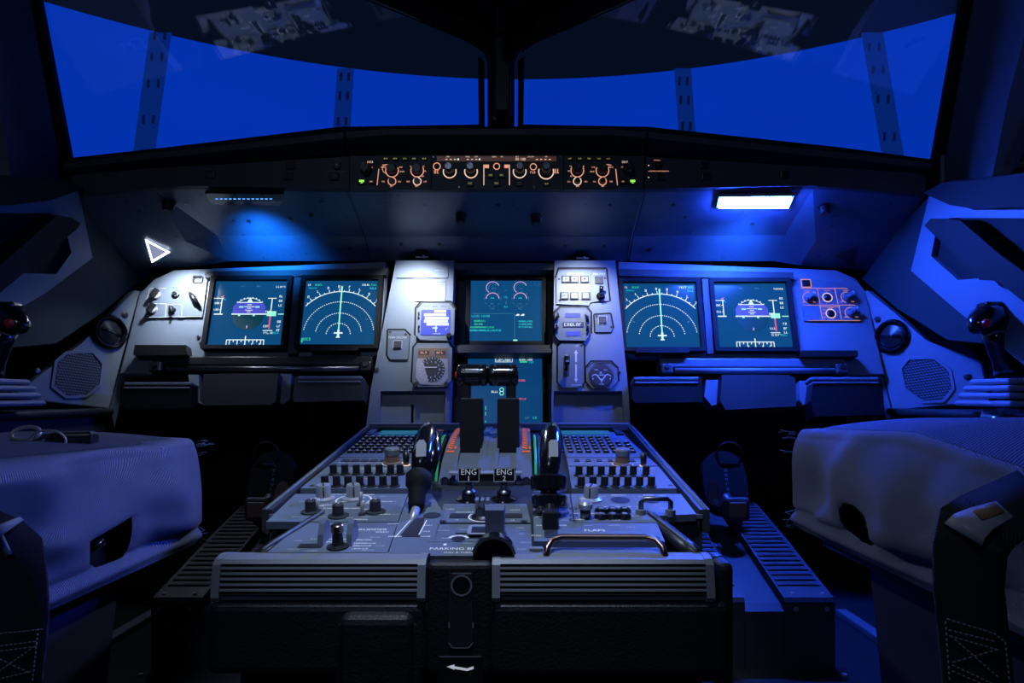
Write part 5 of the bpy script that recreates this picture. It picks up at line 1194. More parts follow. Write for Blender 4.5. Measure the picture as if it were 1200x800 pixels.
# speed brake lever
B = Vector((-.083, .705, .2575)); 
t = thing('speed_brake_lever', 'tall black speed brake lever with a silver window in its grip, left of the throttles', 'lever', B)
ib = Matrix.Translation(-B)
sb = lambda u, v, Y: ib @ at(u, v, Y)
mb = MB('steel'); mb.tube([sb(479, 622, .705), sb(490, 588, .735)], .0052, 12); mb.build('shaft', t)
mb = MB('matte_black'); mb.tube([sb(487, 597, .730), sb(488, 592, .734), sb(489, 576, .745), sb(489.6, 572, .748), sb(490.2, 568, .751), sb(490.8, 557, .759), sb(491.5, 553, .762)], [.0080, .0095, .0105, .0112, .0150, .0155, .011], 20); mb.build('boot', t)
mb = MB('gloss_black'); mb.tube([sb(492, 556, .765), sb(495, 535, .79), sb(499, 514, .82), sb(503, 502, .84), sb(506, 498, .85)], [.010, .0135, .0145, .010, .003], 16); mb.tube([sb(505, 552, .775), sb(508, 530, .80), sb(508, 512, .83), sb(505, 500, .845)], [.006, .010, .010, .004], 12, 'gloss_black'); grip_ = mb.build('grip', t)
fr_ = Frame(at(493.5, 526, .778), (1, 0, .08), Vector((.08, .34, .9)).normalized())
mb = MB('pale_plastic'); mb.prism([(-.0062, -.010), (.0058, -.010), (.0066, .006), (.004, .011), (-.002, .011), (-.0056, .006)], 0, .0025, .0008, T=ib @ fr_.M); mb.line(-.0005, -.011, -.0015, -.026, .0012, .001, 'steel', T=ib @ fr_.M); mb.build('grip_window', grip_)
# flap lever
B = at(645, 622, .685)
t = thing('flap_lever', 'tall black flap lever with two wide collars, right of the throttles', 'lever', B); ib = Matrix.Translation(-B)
mb = MB('black'); mb.tube([sb(643, 628, .685), sb(645, 590, .72)], [.0085, .0088], 12); mb.b2(-.0085, -.006, .0085, .014, -.004, .022, .002, 'black'); mb.build('shaft', t)
mb = MB('gloss_black')
for v0, v1, y, r in ((577, 571, .735, .0215), (584, 579, .725, .0)): pass
ax = Vector((0, .22, 1)).normalized()
def disc_at(c, r, hh_, m): 
    z = ax; x = Vector((1, 0, 0)); y = z.cross(x).normalized(); x = y.cross(z); M = Matrix(((x.x, y.x, z.x, c.x), (x.y, y.y, z.y, c.y), (x.z, y.z, z.z, c.z), (0, 0, 0, 1)))
    mb.lathe([(r - .003, -hh_), (r, -hh_ + .002), (r, hh_ - .002), (r - .003, hh_)], 26, m, ib @ M)
disc_at(at(643, 566, .755), .0215, .0095, 'gloss_black'); disc_at(at(644, 587.5, .73), .0205, .0078, 'gloss_black'); mb.tube([sb(643.5, 580, .74), sb(643.5, 570, .75)], .010, 12); mb.build('collar', t)
mb = MB('gloss_black'); mb.tube([sb(643.5, 560, .760), sb(645, 535, .79), sb(646.5, 514, .82), sb(647.5, 502, .84), sb(648, 498, .85)], [.010, .0140, .0145, .010, .003], 16); grip_ = mb.build('grip', t)
fr_ = Frame(at(648.5, 526, .778), (1, 0, .0), Vector((.03, .34, .9)).normalized())
mb = MB('pale_plastic'); mb.prism([(-.0058, -.010), (.0056, -.010), (.0056, .008), (.003, .011), (-.003, .011), (-.0058, .008)], 0, .0025, .0008, T=ib @ fr_.M); mb.line(.0, -.011, .0, -.026, .0012, .001, 'steel', T=ib @ fr_.M); mb.build('grip_window', grip_)

# ---------------------------------------------------------------- rear of the pedestal: ribbed armrest pads and leather box
for x0, x1, lab in ((-.2475, -.0485, 'left grey ribbed pad across the rear end of the pedestal'), (.0135, .2205, 'right grey ribbed pad across the rear end of the pedestal')):
    t = thing('ribbed_pad', lab, 'pad', Vector(((x0 + x1) / 2, .60, .21)), 'ribbed pads')
    prof = [(.648, .226), (.640, .238), (.632, .2440), (.622, .2466), (.612, .2468), (.602, .2448)]
    y, z = .603, .2465
    for k_ in range(6):
        y0, z0 = .5985 - .0008 * k_, .2415 - .0049 * k_
        prof += [(y0, z0), (y0 + .0034, z0 - .0004), (y0 + .0034, z0 - .0022), (y0 - .0004, z0 - .0026)]
    prof += [(.5965, .2115), (.598, .208), (.648, .208)]
    W2 = (x1 - x0) / 2; mb = MB('pad_grey'); n = len(prof); iv = Matrix.Translation((-(x0 + x1) / 2, -.60, -.21))
    vs = [(x0 + .006, y, z) for y, z in prof] + [(x1 - .006, y, z) for y, z in prof]
    fs = []
    mb.add(vs, [(i, (i + 1) % n, n + (i + 1) % n, n + i) for i in range(n)] , None, False, iv)
    for i in range(n): 
        if 6 <= i < n - 3 and (i - 6) % 4 in (0, 1, 2): mb.mi[i] = 'groove' if (i - 6) % 4 == 1 or (i - 6) % 4 == 0 or (i - 6) % 4 == 2 else 'pad_grey'
    po = [(.648, .226), (.640, .2385), (.632, .2445), (.622, .2471), (.612, .2473), (.602, .2455), (.597, .241), (.5925, .2115), (.595, .207), (.648, .207)]
    for a_, b_ in ((x0, x0 + .0075), (x1 - .0075, x1)): mb.prism([(y, z) for y, z in po], a_, b_, .002, 'pad_grey', T=iv @ SW)
    mb.build('padding', t)
t = thing('pedestal_end_box', 'black leather-covered box closing the rear end of the pedestal under the ribbed pads', 'box', Vector((-.01, .62, .13)))
ie = Matrix.Translation((.01, -.62, -.13))
mb = MB('leather'); mb.box(ie @ Vector((-.150, .622, .173)), (.206, .058, .068), .008, seg=3); mb.box(ie @ Vector((.123, .622, .172)), (.222, .058, .070), .008, seg=3); mb.box(ie @ Vector((-.017, .617, .190)), (.062, .038, .106), .006, seg=3); lc_ = mb.build('leather_cover', t)
mb = MB('leather'); mb.box(ie @ Vector((-.0925, .600, .160)), (.067, .035, .078), .009, seg=3); mb.box(ie @ Vector((-.0925, .604, .158)), (.085, .024, .074), .009, seg=3); mb.build('pocket_flap', t)
FB = Frame((-.0175, .5978, .205), (1, 0, 0), (0, 0, 1))
mb = MB('ink'); mb.prism(FB.poly([(527, 671), (553, 671), (554, 752), (550, 757), (531, 757), (526, 752)]), -.004, .0012, .0006, T=ie @ FB.M); a = FB.P(541, 685); mb.arc(*a, .0092, .0018, 0, 360, .0022, 24, 'pad_grey', T=ie @ FB.M); mb.disc(*a, .0085, .0017, 20, 'black', T=ie @ FB.M)
for uu in ((526.5, 728, 526.5, 735), (554.5, 728, 554.5, 735), (526, 752, 531, 758), (531, 758, 549, 758), (549, 758, 554.5, 752)): mb.line(*FB.P(uu[0], uu[1]), *FB.P(uu[2], uu[3]), .0012, .0018, 'pad_grey', T=ie @ FB.M)
mb.line(*FB.P(531, 671), *FB.P(552, 671), .0014, .0018, 'pad_grey', T=ie @ FB.M); mb.build('key_slot', lc_)
mb = MB('black'); mb.prism(FB.poly([(514, 768), (565, 768), (567, 800), (512, 800)]), -.002, .003, .0012, T=ie @ FB.M); mb.line(*FB.P(516, 767.5), *FB.P(563, 767.5), .0012, .0034, 'pad_grey', T=ie @ FB.M)
ar = [FB.P(u, v) for u, v in ((524, 779), (533, 776.5), (533, 778.5), (548, 781), (555, 778.5), (555.5, 781.5), (548, 784), (533, 781.5), (533, 782.5))]; mb.face(ar, .0036, 'lit_print', T=ie @ FB.M); mb.build('arrow_plate', lc_)
mb = MB('leather'); mb.box(ie @ Vector((.233, .625, .182)), (.016, .05, .12), .007, seg=3); mb.cyl((0, 0), .0085, 0, .012, 16, .004, 'dark_steel', T=ie @ Matrix.Translation((.2305, .63, .232))); mb.build('side_bolster', t)
mb = MB('matte_black'); mb.box(ie @ Vector((-.01, .632, .068)), (.44, .034, .136), .002); mb.build('plinth', t)
# ================================================================== foot ramps and rudder pedals
for s, lab in ((-1, 'dark foot ramp with a centre groove left of the pedestal'), (1, 'blue-lit foot ramp with a centre groove right of the pedestal')):
    x0, x1 = (.285, .497)
    t = thing('foot_ramp', lab, 'foot ramp', Vector((s * .391, .93, 0)), 'foot ramps')
    iv = Matrix.Translation((-s * .391, -.93, 0))
    mb = MB('panel_smooth' if 0 else 'charcoal')
    prof = lambda x: None
    mb = MB('charcoal')
    side = [(.93, 0), (.93, .098), (.934, .104), (.945, .107), (1.12, .158), (1.34, .215), (1.34, 0)]
    for a, b in ((.285, .366), (.424, .497)):
        aa, bb = (a, b) if s > 0 else (-b, -a); mb.prism(side, aa, bb, .004, T=iv @ SW, seg=2)
    low = [(.932, 0), (.932, .084), (.945, .092), (1.12, .143), (1.34, .200), (1.34, 0)]
    aa, bb = (.366, .424) if s > 0 else (-.424, -.366); mb.prism(low, aa, bb, 0, T=iv @ SW)
    mb.build('ramp_body', t)
    mb = MB('black')
    for a, b in ((.292, .362), (.428, .490)):
        for k_ in range(26):
            y = .965 + .0135 * k_; z = (.107 + .2914 * (y - .945) if y < 1.12 else .158 + .2591 * (y - 1.12)) + .0002
            mb.box(iv @ Vector((s * (a + b) / 2, y, z)), (b - a, .006, .0016))
    tag(mb.build('tread_ribs', t), kind='stuff')
    mb = MB('steel')
    for a in (.30, .345, .44, .485): mb.lathe([(.004, 0), (.003, .0015)], 10, T=iv @ Matrix.Translation((s * a, .9295, .088)) @ RX(pi / 2)); mb.lathe([(.004, 0), (.003, .002)], 10, T=iv @ Matrix.Translation((s * a, .943, .106)))
    mb.build('screw', t)
    # pedal
    t = thing('rudder_pedal', ('left' if s < 0 else 'right') + ' of the two dark oval rudder pedals with a tan patch, above the foot ramps', 'pedal', Vector((s * .405, 1.15, .20)), 'rudder pedals')
    R_ = RX(math.radians(68))
    mb = MB('matte_black'); N = 24; rx, ry = .040, .058
    el = [(rx * math.copysign(abs(math.cos(2 * pi * k_ / N)) ** .8, math.cos(2 * pi * k_ / N)), ry * math.copysign(abs(math.sin(2 * pi * k_ / N)) ** .8, math.sin(2 * pi * k_ / N))) for k_ in range(N)]
    T_ = Matrix.Translation((0, 0, .040)) @ R_; mb.prism(el, -.014, .010, .007, T=T_, seg=3); pp_ = mb.build('pedal_plate', t)
    mb = MB('brown'); mb.prism([(x * .30 - s * .022, y * .40 - .022) for x, y in el], .009, .0115, .001, 'bronze', T=T_); mb.cyl((-s * .022, -.036), .005, .0115, .0135, 12, m='ink', T=T_); mb.build('worn_patch', pp_)
    mb = MB('pad_grey')
    for q in range(7): mb.strokes(.004, .030 - .0085 * q, .006, .0045, .0108, 'pad_grey', T=T_, n=1)
    mb.build('lettering', pp_)
    mb = MB('matte_black'); mb.tube([(.022 * math.cos(2 * pi * q / 24), -.03, .094 + .022 * math.sin(2 * pi * q / 24)) for q in range(24)], .0022, 8, closed=True); mb.tube([(-.016, -.034, .076), (.016, -.034, .076)], .0035, 8); mb.build('adjuster_ring', t)
    mb = MB('black'); mb.tube([(0, .012, .03), (s * .0, -.02, .0), (s * .004, -.05, -.018)], [.018, .016, .014], 10); mb.build('pedal_arm', t)
    mb = MB('brown'); mb.box((s * .004, -.055, .004), (.044, .016, .040), .006, m='charcoal'); mb.box((s * .004, -.064, .004), (.030, .004, .026), .002, m='brown'); mb.build('heel_clip', t)

# ================================================================== side consoles and sidesticks
for s in (-1, 1):
    t = thing('side_console', 'low dark side console at the %s, carrying a black side stick' % ('far left' if s < 0 else 'far right'), 'console', Vector((s * .87, .8, 0)), 'side consoles')
    iv = Matrix.Translation((-s * .87, -.8, 0))
    mb = MB('charcoal'); mb.box(iv @ Vector((s * .875, .70, .183)), (.205, 1.12, .366), .012, seg=3); mb.build('body', t)
    mb = MB('leather'); mb.box(iv @ Vector((s * .868, .70, .366)), (.215, 1.13, .014), .006, seg=3); mb.build('top_pad', t)
    x = .752 if s > 0 else -.738; Y = .97
    t = thing('side_stick', ('black side stick with a red button on the %s console' % ('left' if s < 0 else 'right')), 'stick', Vector((x, Y, .374)), 'side sticks')
    o = lambda dx, dy, dz: (s * dx if 0 else dx, dy, dz)
    mb = MB('gaiter')
    for k_, (w, z, dx) in enumerate(((.075, .012, .010), (.066, .024, .006), (.056, .035, .0), (.044, .045, -.004))):
        mb.box((s * (.040 - .004 * k_), 0, z), (w * 1.5, .12 - .012 * k_, .009), .004, seg=2)
    mb.build('gaiter', t)
    mb = MB('gloss_black'); mb.tube([(s * .030, .0, .045), (s * .022, .0, .075), (s * .012, .002, .105), (s * .006, .004, .128)], [.020, .016, .016, .020], 14); mb.lathe([(.034, .042), (.030, .050), (.018, .056)], 18, T=T3(s * .032, 0)); mb.build('stick_shaft', t)
    mb = MB('gloss_black'); mb.tube([(-s * .040, -.022, .120), (-s * .034, -.018, .127), (-s * .018, -.010, .136), (s * .006, .0, .140), (s * .014, .008, .136), (s * .020, .012, .118)], [.006, .014, .022, .025, .023, .014], 16); mb.b2(-.014, -.012, .016, .014, .155, .166, .006); sh_ = mb.build('stick_head', t)
    mb = MB('red'); mb.lathe([(.0068, 0), (.006, .004), (.003, .0055)], 14, T=Matrix.Translation((-s * .0300, -.0325, .130)) @ RX(pi / 2)); mb.build('takeover_button', sh_)
    mb = MB('grey_plastic'); mb.tube([(-s * .030, -.032, .112), (-s * .012, -.030, .118), (s * .010, -.022, .120)], .0012, 6); mb.build('edge_trim', sh_)

# ================================================================== pilot seats
def seat(s, lab):
    XI = s * .41
    zt, zh = (.345, .1935) if s < 0 else (.352, .222)
    YF = .883 if s < 0 else .854
    fr_ = Frame((XI, .6, .3), (0, -s * 1, 0), (0, 0, 1))
    t = thing('pilot_seat', lab, 'seat', Vector((s * .58, .55, 0)), 'pilot seats')
    iv = Matrix.Translation((-s * .58, -.55, 0))
    hole = [(97, 634), (149, 605), (147, 652), (112, 665), (100, 661)] if s < 0 else [(990, 597), (996, 589), (1008, 592), (1022, 606), (1032, 628), (1029, 640), (1012, 634), (996, 622)]
    hp = []
    for u, v in hole:
        d = Vector(((u - U0) / F, 1, (V0 - v) / F)); k_ = (XI - CAM.x) / d.x; q = CAM + d * k_; hp.append((q.y, q.z))
    def inside(y, z):
        r = False; j = len(hp) - 1
        for i in range(len(hp)):
            if (hp[i][1] > z) != (hp[j][1] > z) and y < (hp[j][0] - hp[i][0]) * (z - hp[i][1]) / (hp[j][1] - hp[i][1]) + hp[i][0]: r = not r
            j = i
        return r
    def snap(y, z):
        best = None
        for i in range(len(hp)):
            a, b = Vector(hp[i]), Vector(hp[(i + 1) % len(hp)]); p = Vector((y, z)); f = max(0, min(1, (p - a).dot(b - a) / (b - a).length_squared)); q = a + (b - a) * f
            if best is None or (q - p).length < best[0]: best = ((q - p).length, q)
        return best
    import mathutils.noise as mn
    NY, NZ = 150, 64
    y0, y1 = -.15, YF
    V, FC = [], []
    col_a = s * (.41 + .30)
    def top_z(y): 
        # line along which the cloth turns over the cushion edge
        if s < 0: return .3405 + .004 * math.sin(y * 5.0) + (.003 if y > .8 else 0)
        f = (y - .45) / .4; return .336 + .026 * max(0, min(1, f * 2.2)) - .008 * max(0, min(1, (f - .5) * 2))
    for i in range(NY + 1):
        y = y0 + (y1 - y0) * i / NY
        for j in range(NZ + 1):
            w = j / NZ
            ztp = top_z(y)
            if w < .72:
                q = w / .72; z = zh + (ztp - .012 - zh) * q; x = .41 - .010 * math.sin(q * pi) ** .6
            elif w < .84:
                q = (w - .72) / .12 * pi / 2; z = ztp - .012 + .012 * math.sin(q); x = .41 + .012 * (1 - math.cos(q))
            else:
                q = (w - .84) / .16; z = ztp + .002 * q; x = .422 + .045 * q
            # hanging folds
            fold = 0
            if w < .9:
                a = min(1, w * 6) * (1 if w < .7 else max(0, (.9 - w) / .2))
                fold = mn.noise(Vector((y * 5.5 + z * 7, z * 9 - y * 3.2, 3 + s))) * .030 + mn.noise(Vector((y * 15 + z * 9, z * 16 - y * 9, 9 + s))) * .009
                dd = (z - zh) - (.030 + .12 * (YF - y) if s < 0 else .025 + .06 * (YF - y))
                fold += -.008 * math.exp(-(dd / .014) ** 2)
                dh = math.hypot(y - sum(p[0] for p in hp) / len(hp), z - sum(p[1] for p in hp) / len(hp)); a *= max(.0, min(1, (dh - .025) / .06))
                fold *= a * min(1, (YF - y) / .06 + .15)
                hem = -.006 * math.exp(-((z - zh - .012) / .006) ** 2) + .004 * math.exp(-((z - zh - .024) / .004) ** 2)
                fold += hem
            V.append([s * (x + fold), y, z, w])
    idx = lambda i, j: i * (NZ + 1) + j
    gone = set()
    for i in range(NY):
        for j in range(NZ):
            c = [V[idx(i + a, j + b)] for a, b in ((0, 0), (1, 0), (1, 1), (0, 1))]
            if max(q[3] for q in c) < .7 and inside(sum(q[1] for q in c) / 4, sum(q[2] for q in c) / 4): gone.add((i, j))
    edge = set()
    for i, j in gone:
        for a, b in ((0, 0), (1, 0), (1, 1), (0, 1)):
            vi = idx(i + a, j + b)
            if any((i + a + p, j + b + q) not in gone for p in (-1, 0) for q in (-1, 0)): edge.add(vi)
    for vi in edge:
        d, q = snap(V[vi][1], V[vi][2])
        V[vi][1], V[vi][2] = q.x, q.y; V[vi][0] += s * .003
    for i in range(NY):
        for j in range(NZ):
            if (i, j) in gone: continue
            q = (idx(i, j), idx(i + 1, j), idx(i + 1, j + 1), idx(i, j + 1)); FC.append(q if s < 0 else q[::-1])
    mb = MB('cloth'); mb.add([v[:3] for v in V], FC, smooth=True, T=iv); mb.smooth = True
    # front end of the cover, folded round the corner
    fv, ff = [], []
    for j in range(NZ + 1):
        a = V[idx(NY, j)]
        if a[3] <= .86:
            fv += [a[:3], [a[0] + s * .02, a[1] + .012, a[2]], [a[0] + s * .05, a[1] + .016, a[2]]]
    for j in range(len(fv) // 3 - 1):
        for q in (0, 1): ff.append((3 * j + q, 3 * j + 3 + q, 3 * j + 4 + q, 3 * j + 1 + q))
    mb.add(fv, ff, smooth=True, T=iv); cc_ = mb.build('cloth_cover', t)
    # cushion top in striped cloth
    mb = MB('cloth_stripe'); NX, NYY = 20, 60; vs, fs = [], []
    for i in range(NX + 1):
        f = i / NX
        for j in range(NYY + 1):
            g_ = j / NYY; y = y0 + (YF + .012 - y0) * g_
            z = top_z(min(y, YF)) + .001 + (.010 if s < 0 else .014) * math.sin(f * pi) ** .8 - .030 * max(0, g_ - .97) * 33 * .6
            vs.append((s * (.430 + .31 * f), y, z))
    for i in range(NX):
        for j in range(NYY):
            a = i * (NYY + 1) + j; fs.append((a, a + NYY + 1, a + NYY + 2, a + 1) if s > 0 else (a, a + 1, a + NYY + 2, a + NYY + 1))
    mb.add(vs, fs, smooth=True, T=iv)
    mb.box(iv @ Vector((s * .585, (y0 + YF) / 2, .29)), (.30, YF - y0 - .02, .085), .02, 'cloth_stripe', seg=3); mb.build('cushion', t)
    # dark pan seen through the slot in the cover, with the lever
    yc = sum(p[0] for p in hp) / len(hp); zc = sum(p[1] for p in hp) / len(hp)
    mb = MB('black'); mb.b2(s * .427, y0, s * .74, YF - .03, .205, .25, .004, T=iv); mb.box(iv @ Vector((s * .432, yc, zc)), (.01, .16, .10), .004, 'matte_black')
    mb.build('seat_pan', t)
    mb = MB('dark_steel'); mb.tube([iv @ Vector((s * .424, yc + .012, zc + .004)), iv @ Vector((s * .413, yc - .002, zc + .008)), iv @ Vector((s * .413, yc - .018, zc + .004))], [.006, .0055, .004], 10, 'gloss_black'); mb.tube([iv @ Vector((s * .424, yc - .03, zc - .016)), iv @ Vector((s * .416, yc - .03, zc - .002))], .0026, 8, 'seat_base'); mb.build('recline_lever', t)
    # base
    mb = MB('seat_base'); mb.prism([(y0, .015), (YF - .10, .015), (YF - .06, .215), (y0, .215)], .47 if s > 0 else -.70, .70 if s > 0 else -.47, .006, T=iv @ SW, seg=2); mb.build('base', t)
    mb = MB('dark_steel'); mb.b2(s * .535, y0, s * .565, YF - .02, .0, .016, .003, T=iv); mb.build('base_rail', t)
    # backrest behind the camera
    mb = MB('cloth'); mb.box(iv @ Vector((s * .58, -.22, .66)), (.34, .12, .66), .04, seg=4); mb.build('backrest', t)
    mb = MB('cloth')                                       # frayed threads at the front corner
    for q in range(9):
        z = top_z(YF) - .004 - .010 * random.random() * (1 if q < 6 else 3); p0 = Vector((XI - s * .001, YF + .004, z)); l_ = .006 + .016 * random.random()
        mb.tube([iv @ p0, iv @ (p0 + Vector((-s * l_ * .6, .004, .002 * random.random()))), iv @ (p0 + Vector((-s * l_, .006, .006 * (random.random() - .3))))], .0005, 5)
    for q in range(6):
        p0 = Vector((XI, YF + .002, zh + .004 + .004 * q)); l_ = .010 + .010 * random.random()
        mb.tube([iv @ p0, iv @ (p0 + Vector((-s * l_ * .5, .002, -.006 * random.random()))), iv @ (p0 + Vector((-s * l_, .004, -.012 * random.random())))], .0006, 5)
    mb.build('frayed_threads', cc_)
    return t
seat(-1, 'left pilot seat with a blue-lit cloth cover and a three-cornered slot in its side')
seat(1, 'right pilot seat with a grey cloth cover and an oval slot in its side')

# seat belts
def ribbon(mb, pts, w, up, th=.0022, m=None, T=None):
    n = len(pts); vs, fs = [], []
    for i, p in enumerate(pts):
        a, b = pts[max(0, i - 1)], pts[min(n - 1, i + 1)]; tan = (b - a).normalized(); u_ = up[i] if isinstance(up, list) else up
        side = (u_ - tan * u_.dot(tan)).normalized() * (w[i] if isinstance(w, list) else w) / 2; nn_ = side.cross(tan).normalized() * th / 2
        vs += [p - side - nn_, p + side - nn_, p + side + nn_, p - side + nn_]
    for i in range(n - 1):
        for q in range(4): fs.append((4 * i + q, 4 * i + (q + 1) % 4, 4 * i + 4 + (q + 1) % 4, 4 * i + 4 + q))
    fs += [(3, 2, 1, 0), tuple(4 * (n - 1) + q for q in range(4))]
    mb.add(vs, fs, m, True, T)
def strap(lab, path, widths, ups, stitch_rows, tip):
    o = path[-1].copy(); t = thing('seat_belt', lab, 'belt', o, 'hanging seat belts'); iv = Matrix.Translation(-o)
    mb = MB('strap'); ribbon(mb, path, widths, ups, .003, T=iv); wb_ = mb.build('webbing', t)
    mb = MB('stitch')
    for a, b in stitch_rows:
        L_ = (b - a).length; k_ = max(3, int(L_ / .0034))
        for q in range(k_):
            p0 = a + (b - a) * (q / k_); p1 = a + (b - a) * ((q + .62) / k_); mb.tube([iv @ p0, iv @ p1], .00055, 5)
    mb.build('stitching', wb_)
    tip(t, iv)
Y = .42
pth = [at(1225, 580, .440), at(1190, 593, .436), at(1162, 605, .433), at(1143, 619, .431), at(1136, 645, .429), at(1135, 690, .427), at(1140, 740, .425), at(1146, 800, .42), at(1152, 850, .42)]
up_ = [Vector((.25, -.7, -.6)), Vector((.3, -.7, -.4)), Vector((.6, -.6, -.2)), Vector((1, -.25, 0)), Vector((1, -.1, 0)), Vector((1, 0, 0)), Vector((1, 0, -.02)), Vector((1, 0, -.04)), Vector((1, 0, -.04))]
sy = .412
C_ = lambda u, v: at(u, v, .4205 - .0035)
rows = [(C_(1110, 725), C_(1165, 742)), (C_(1165, 742), C_(1178, 752)), (C_(1113, 745), C_(1172, 762)), (C_(1112, 738), C_(1168, 752)), (C_(1114, 745), C_(1172, 795)), (C_(1116, 776), C_(1172, 760)), (C_(1116, 779), C_(1178, 808)), (C_(1116, 786), C_(1176, 812)), (C_(1178, 752), C_(1184, 806)), (C_(1108, 728), C_(1113, 800))]
def tip_r(t, iv):
    mb = MB('pale_plastic'); P = [at(1128, 626, .427), at(1135, 617, .427), at(1150, 608, .4285), at(1176, 598, .431)]; ribbon(mb, P, [.024, .022, .018, .014], Vector((.75, -.5, -.3)), .004, T=iv); tp_ = mb.build('tip_plate', t)
    mb = MB('bronze'); ribbon(mb, [at(1146, 604, .428), at(1160, 599, .429), at(1170, 595, .430)], .008, Vector((.6, -.6, -.5)), .004, 'tan', T=iv); mb.build('tip_band', tp_)
strap('dark webbing belt with white cross stitching hanging at the right seat', pth, .046, up_, rows, tip_r)
pth = [at(-40, 625, .503), at(-10, 638, .502), at(8, 653, .501), at(16, 680, .500), at(18, 720, .499), at(14, 760, .497), at(8, 810, .495), at(2, 850, .495)]
up_ = [Vector((-.3, -.7, -.5)), Vector((-.6, -.6, -.3)), Vector((-1, -.3, 0))] + [Vector((-1, 0, 0))] * 5
C_ = lambda u, v: at(u, v, .4915)
rows = [(C_(-10, 743), C_(52, 737)), (C_(-10, 758), C_(44, 751)), (C_(-10, 764), C_(44, 757)), (C_(-6, 790), C_(42, 756)), (C_(0, 772), C_(36, 789)), (C_(-8, 797), C_(38, 786)), (C_(44, 742), C_(38, 800))]
def tip_l(t, iv):
    mb = MB('pale_plastic'); ribbon(mb, [at(12, 612, .498), at(4, 622, .498), at(-6, 628, .498)], .026, Vector((-.4, -.6, -.6)), .004, T=iv); mb.tube([at(0, 628, .497), at(6, 640, .497), at(11, 650, .497)], .0022, 8, 'pad_grey', iv); mb.build('tip_plate', t)
strap('dark webbing belt with white cross stitching hanging at the left seat', pth, .052, up_, rows, tip_l)
# belt lying on the left cushion
o = at(80, 520, .74); t = thing('belt_buckle', 'black belt buckle with chrome rings lying on the left seat cushion', 'buckle', o); iv = Matrix.Translation(-o)
M = iv @ Matrix.Translation(at(88, 517, .745)) @ RZ(.35) @ RX(-.1); mb = MB('black'); mb.box((0, 0, 0), (.042, .030, .020), .004, T=M, seg=3); mb.box((0, 0, .0105), (.036, .024, .002), .0008, 'panel_smooth', T=M); mb.build('buckle_case', t)
mb = MB('dark_steel'); mb.lathe([(.020, -.006), (.020, .005), (.016, .009), (.004, .010)], 24, T=iv @ Matrix.Translation(at(56, 522, .735)) @ RX(.35)); mb.tube([iv @ (at(56, 521, .722) + Vector((.0205 * math.cos(a), .0, .0125 * math.sin(a) + .004))) for a in [2 * pi * q / 20 for q in range(20)]], .0014, 6, 'steel', closed=True); mb.tube([iv @ (at(30, 508, .73) + Vector((.016 * math.cos(a), .006 * math.sin(a), .0075 * math.sin(a)))) for a in [2 * pi * q / 18 for q in range(18)]], .0022, 8, 'steel', closed=True); mb.build('ring', t)
mb = MB('black'); ribbon(mb, [at(-40, 531, .70), at(0, 527, .72), at(30, 523, .73), at(50, 522, .735)], .03, Vector((0, 1, .3)), .005, 'brown', T=iv); ribbon(mb, [at(-40, 543, .66), at(10, 535, .69), at(40, 530, .71)], .022, Vector((0, 1, .3)), .004, 'strap', T=iv); mb.build('webbing', t)
o = at(1185, 515, .66); t = thing('belt_strap', 'black folded belt lying on the right seat cushion below the right stick', 'belt', o); iv = Matrix.Translation(-o)
mb = MB('strap'); ribbon(mb, [at(1130, 497, .72), at(1165, 506, .69), at(1190, 512, .67), at(1225, 520, .64)], [.02, .03, .032, .034], Vector((0, .9, .4)), .006, T=iv); ribbon(mb, [at(1150, 490, .74), at(1180, 488, .72), at(1215, 494, .70)], .026, Vector((0, .9, .4)), .006, 'gloss_black', T=iv); mb.build('webbing', t)
# ================================================================== camera and light
cd = bpy.data.cameras.new('camera'); cam = bpy.data.objects.new('camera', cd); COL.objects.link(cam)
cd.sensor_width = 36; cd.lens = 36 * F / 1200; cd.shift_x = -(U0 - 600) / 1200; cd.shift_y = (V0 - 400) / 1200
cd.clip_start = .02; cam.location = CAM; cam.rotation_euler = (pi / 2, 0, 0); SC.camera = cam
def lamp(name, kind, loc, target, power, col, size=.01, spot=None, blend=.5):
    l = bpy.data.lights.new(name, kind); l.energy = power; l.color = col
    if kind == 'SPOT': l.spot_size = math.radians(spot); l.spot_blend = blend; l.shadow_soft_size = size
    elif kind == 'AREA': l.shape = 'DISK'; l.size = size
    else: l.shadow_soft_size = size
    o = bpy.data.objects.new(name, l); COL.objects.link(o); o.location = loc
    d = Vector(target) - Vector(loc); o.rotation_euler = d.to_track_quat('-Z', 'Y').to_euler(); return o
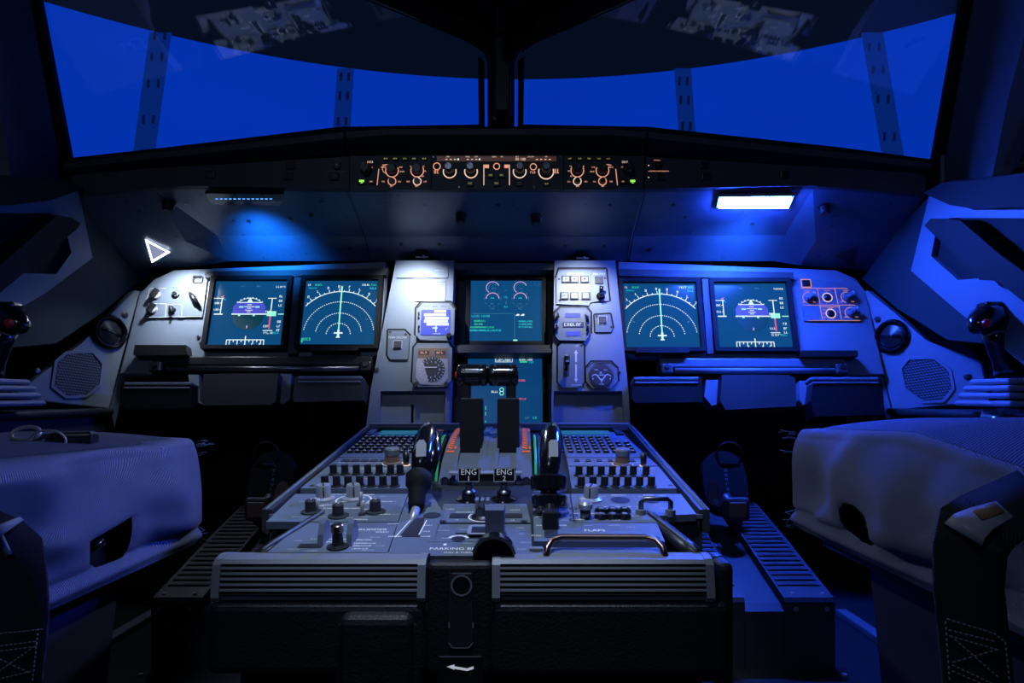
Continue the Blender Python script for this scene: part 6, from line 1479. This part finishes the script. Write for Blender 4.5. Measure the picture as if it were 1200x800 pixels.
lamp('map_light', 'SPOT', (-.168, 1.205, .705), (-.176, 1.305, .575), P_MAPL, (.82, .88, 1.0), .006, 88, 1.0)
lamp('map_light', 'SPOT', (.163, 1.205, .705), (.160, 1.305, .575), P_MAPR, (.82, .88, 1.0), .006, 88, 1.0)
lamp('unseen_flood', 'SPOT', (-.03, .48, 1.24), (-.01, .80, .25), P_PED, (.58, .72, 1.0), .03, 38, .6)
lamp('unseen_flood', 'SPOT', (.163, 1.195, .700), (-.43, .62, .28), P_SEATL, (.66, .76, 1.0), .012, 52, .7)  # added fill for the left seat, set at the right map lamp
lamp('unseen_flood', 'SPOT', (-.168, 1.195, .700), (.43, .62, .28), P_SEATR, (.70, .78, 1.0), .012, 52, .7)  # extra fill on the right seat, cast from beside the left map lamp
lamp('console_spot', 'SPOT', (-.64, 1.255, .672), (-.655, 1.335, .575), P_CONS, (.80, .87, 1.0), .006, 100, 1.0)
lamp('console_spot', 'SPOT', (-.60, 1.23, .675), (-.64, 1.10, .1), P_CFILL, (.72, .82, 1.0), .02, 112, .5)  # added wide spot near the console lamp, fills the left corner
a = under(288, 232)[0]; b = under(318, 290)[0]
lamp('led_light', 'SPOT', a + Vector((0, .0, -.068)), b, P_LEDL, (.012, .24, 1.0), .03, 84, 1.0)
a = under(884, 236)[0]; b = under(860, 292)[0]
lamp('led_light', 'SPOT', a + Vector((0, .0, -.068)), b, P_LEDR, (.03, .17, 1.0), .03, 84, 1.0)
lamp('unseen_fill', 'AREA', (-.25, -.35, 1.30), (-.1, .8, .3), P_FILL, (.55, .70, 1.0), .30)  # added soft fill out of view behind the camera
w = bpy.data.worlds.new('world'); SC.world = w; w.use_nodes = True
w.node_tree.nodes['Background'].inputs[0].default_value = (.002, .005, .016, 1); w.node_tree.nodes['Background'].inputs[1].default_value = 1.0
vs_ = SC.view_settings; vs_.view_transform = 'Standard'; vs_.look = 'None'; vs_.gamma = 1; vs_.exposure = 0.0; vs_.use_curve_mapping = False
SC.cycles.use_denoising = True; SC.cycles.max_bounces = 8; SC.cycles.sample_clamp_indirect = 4.0
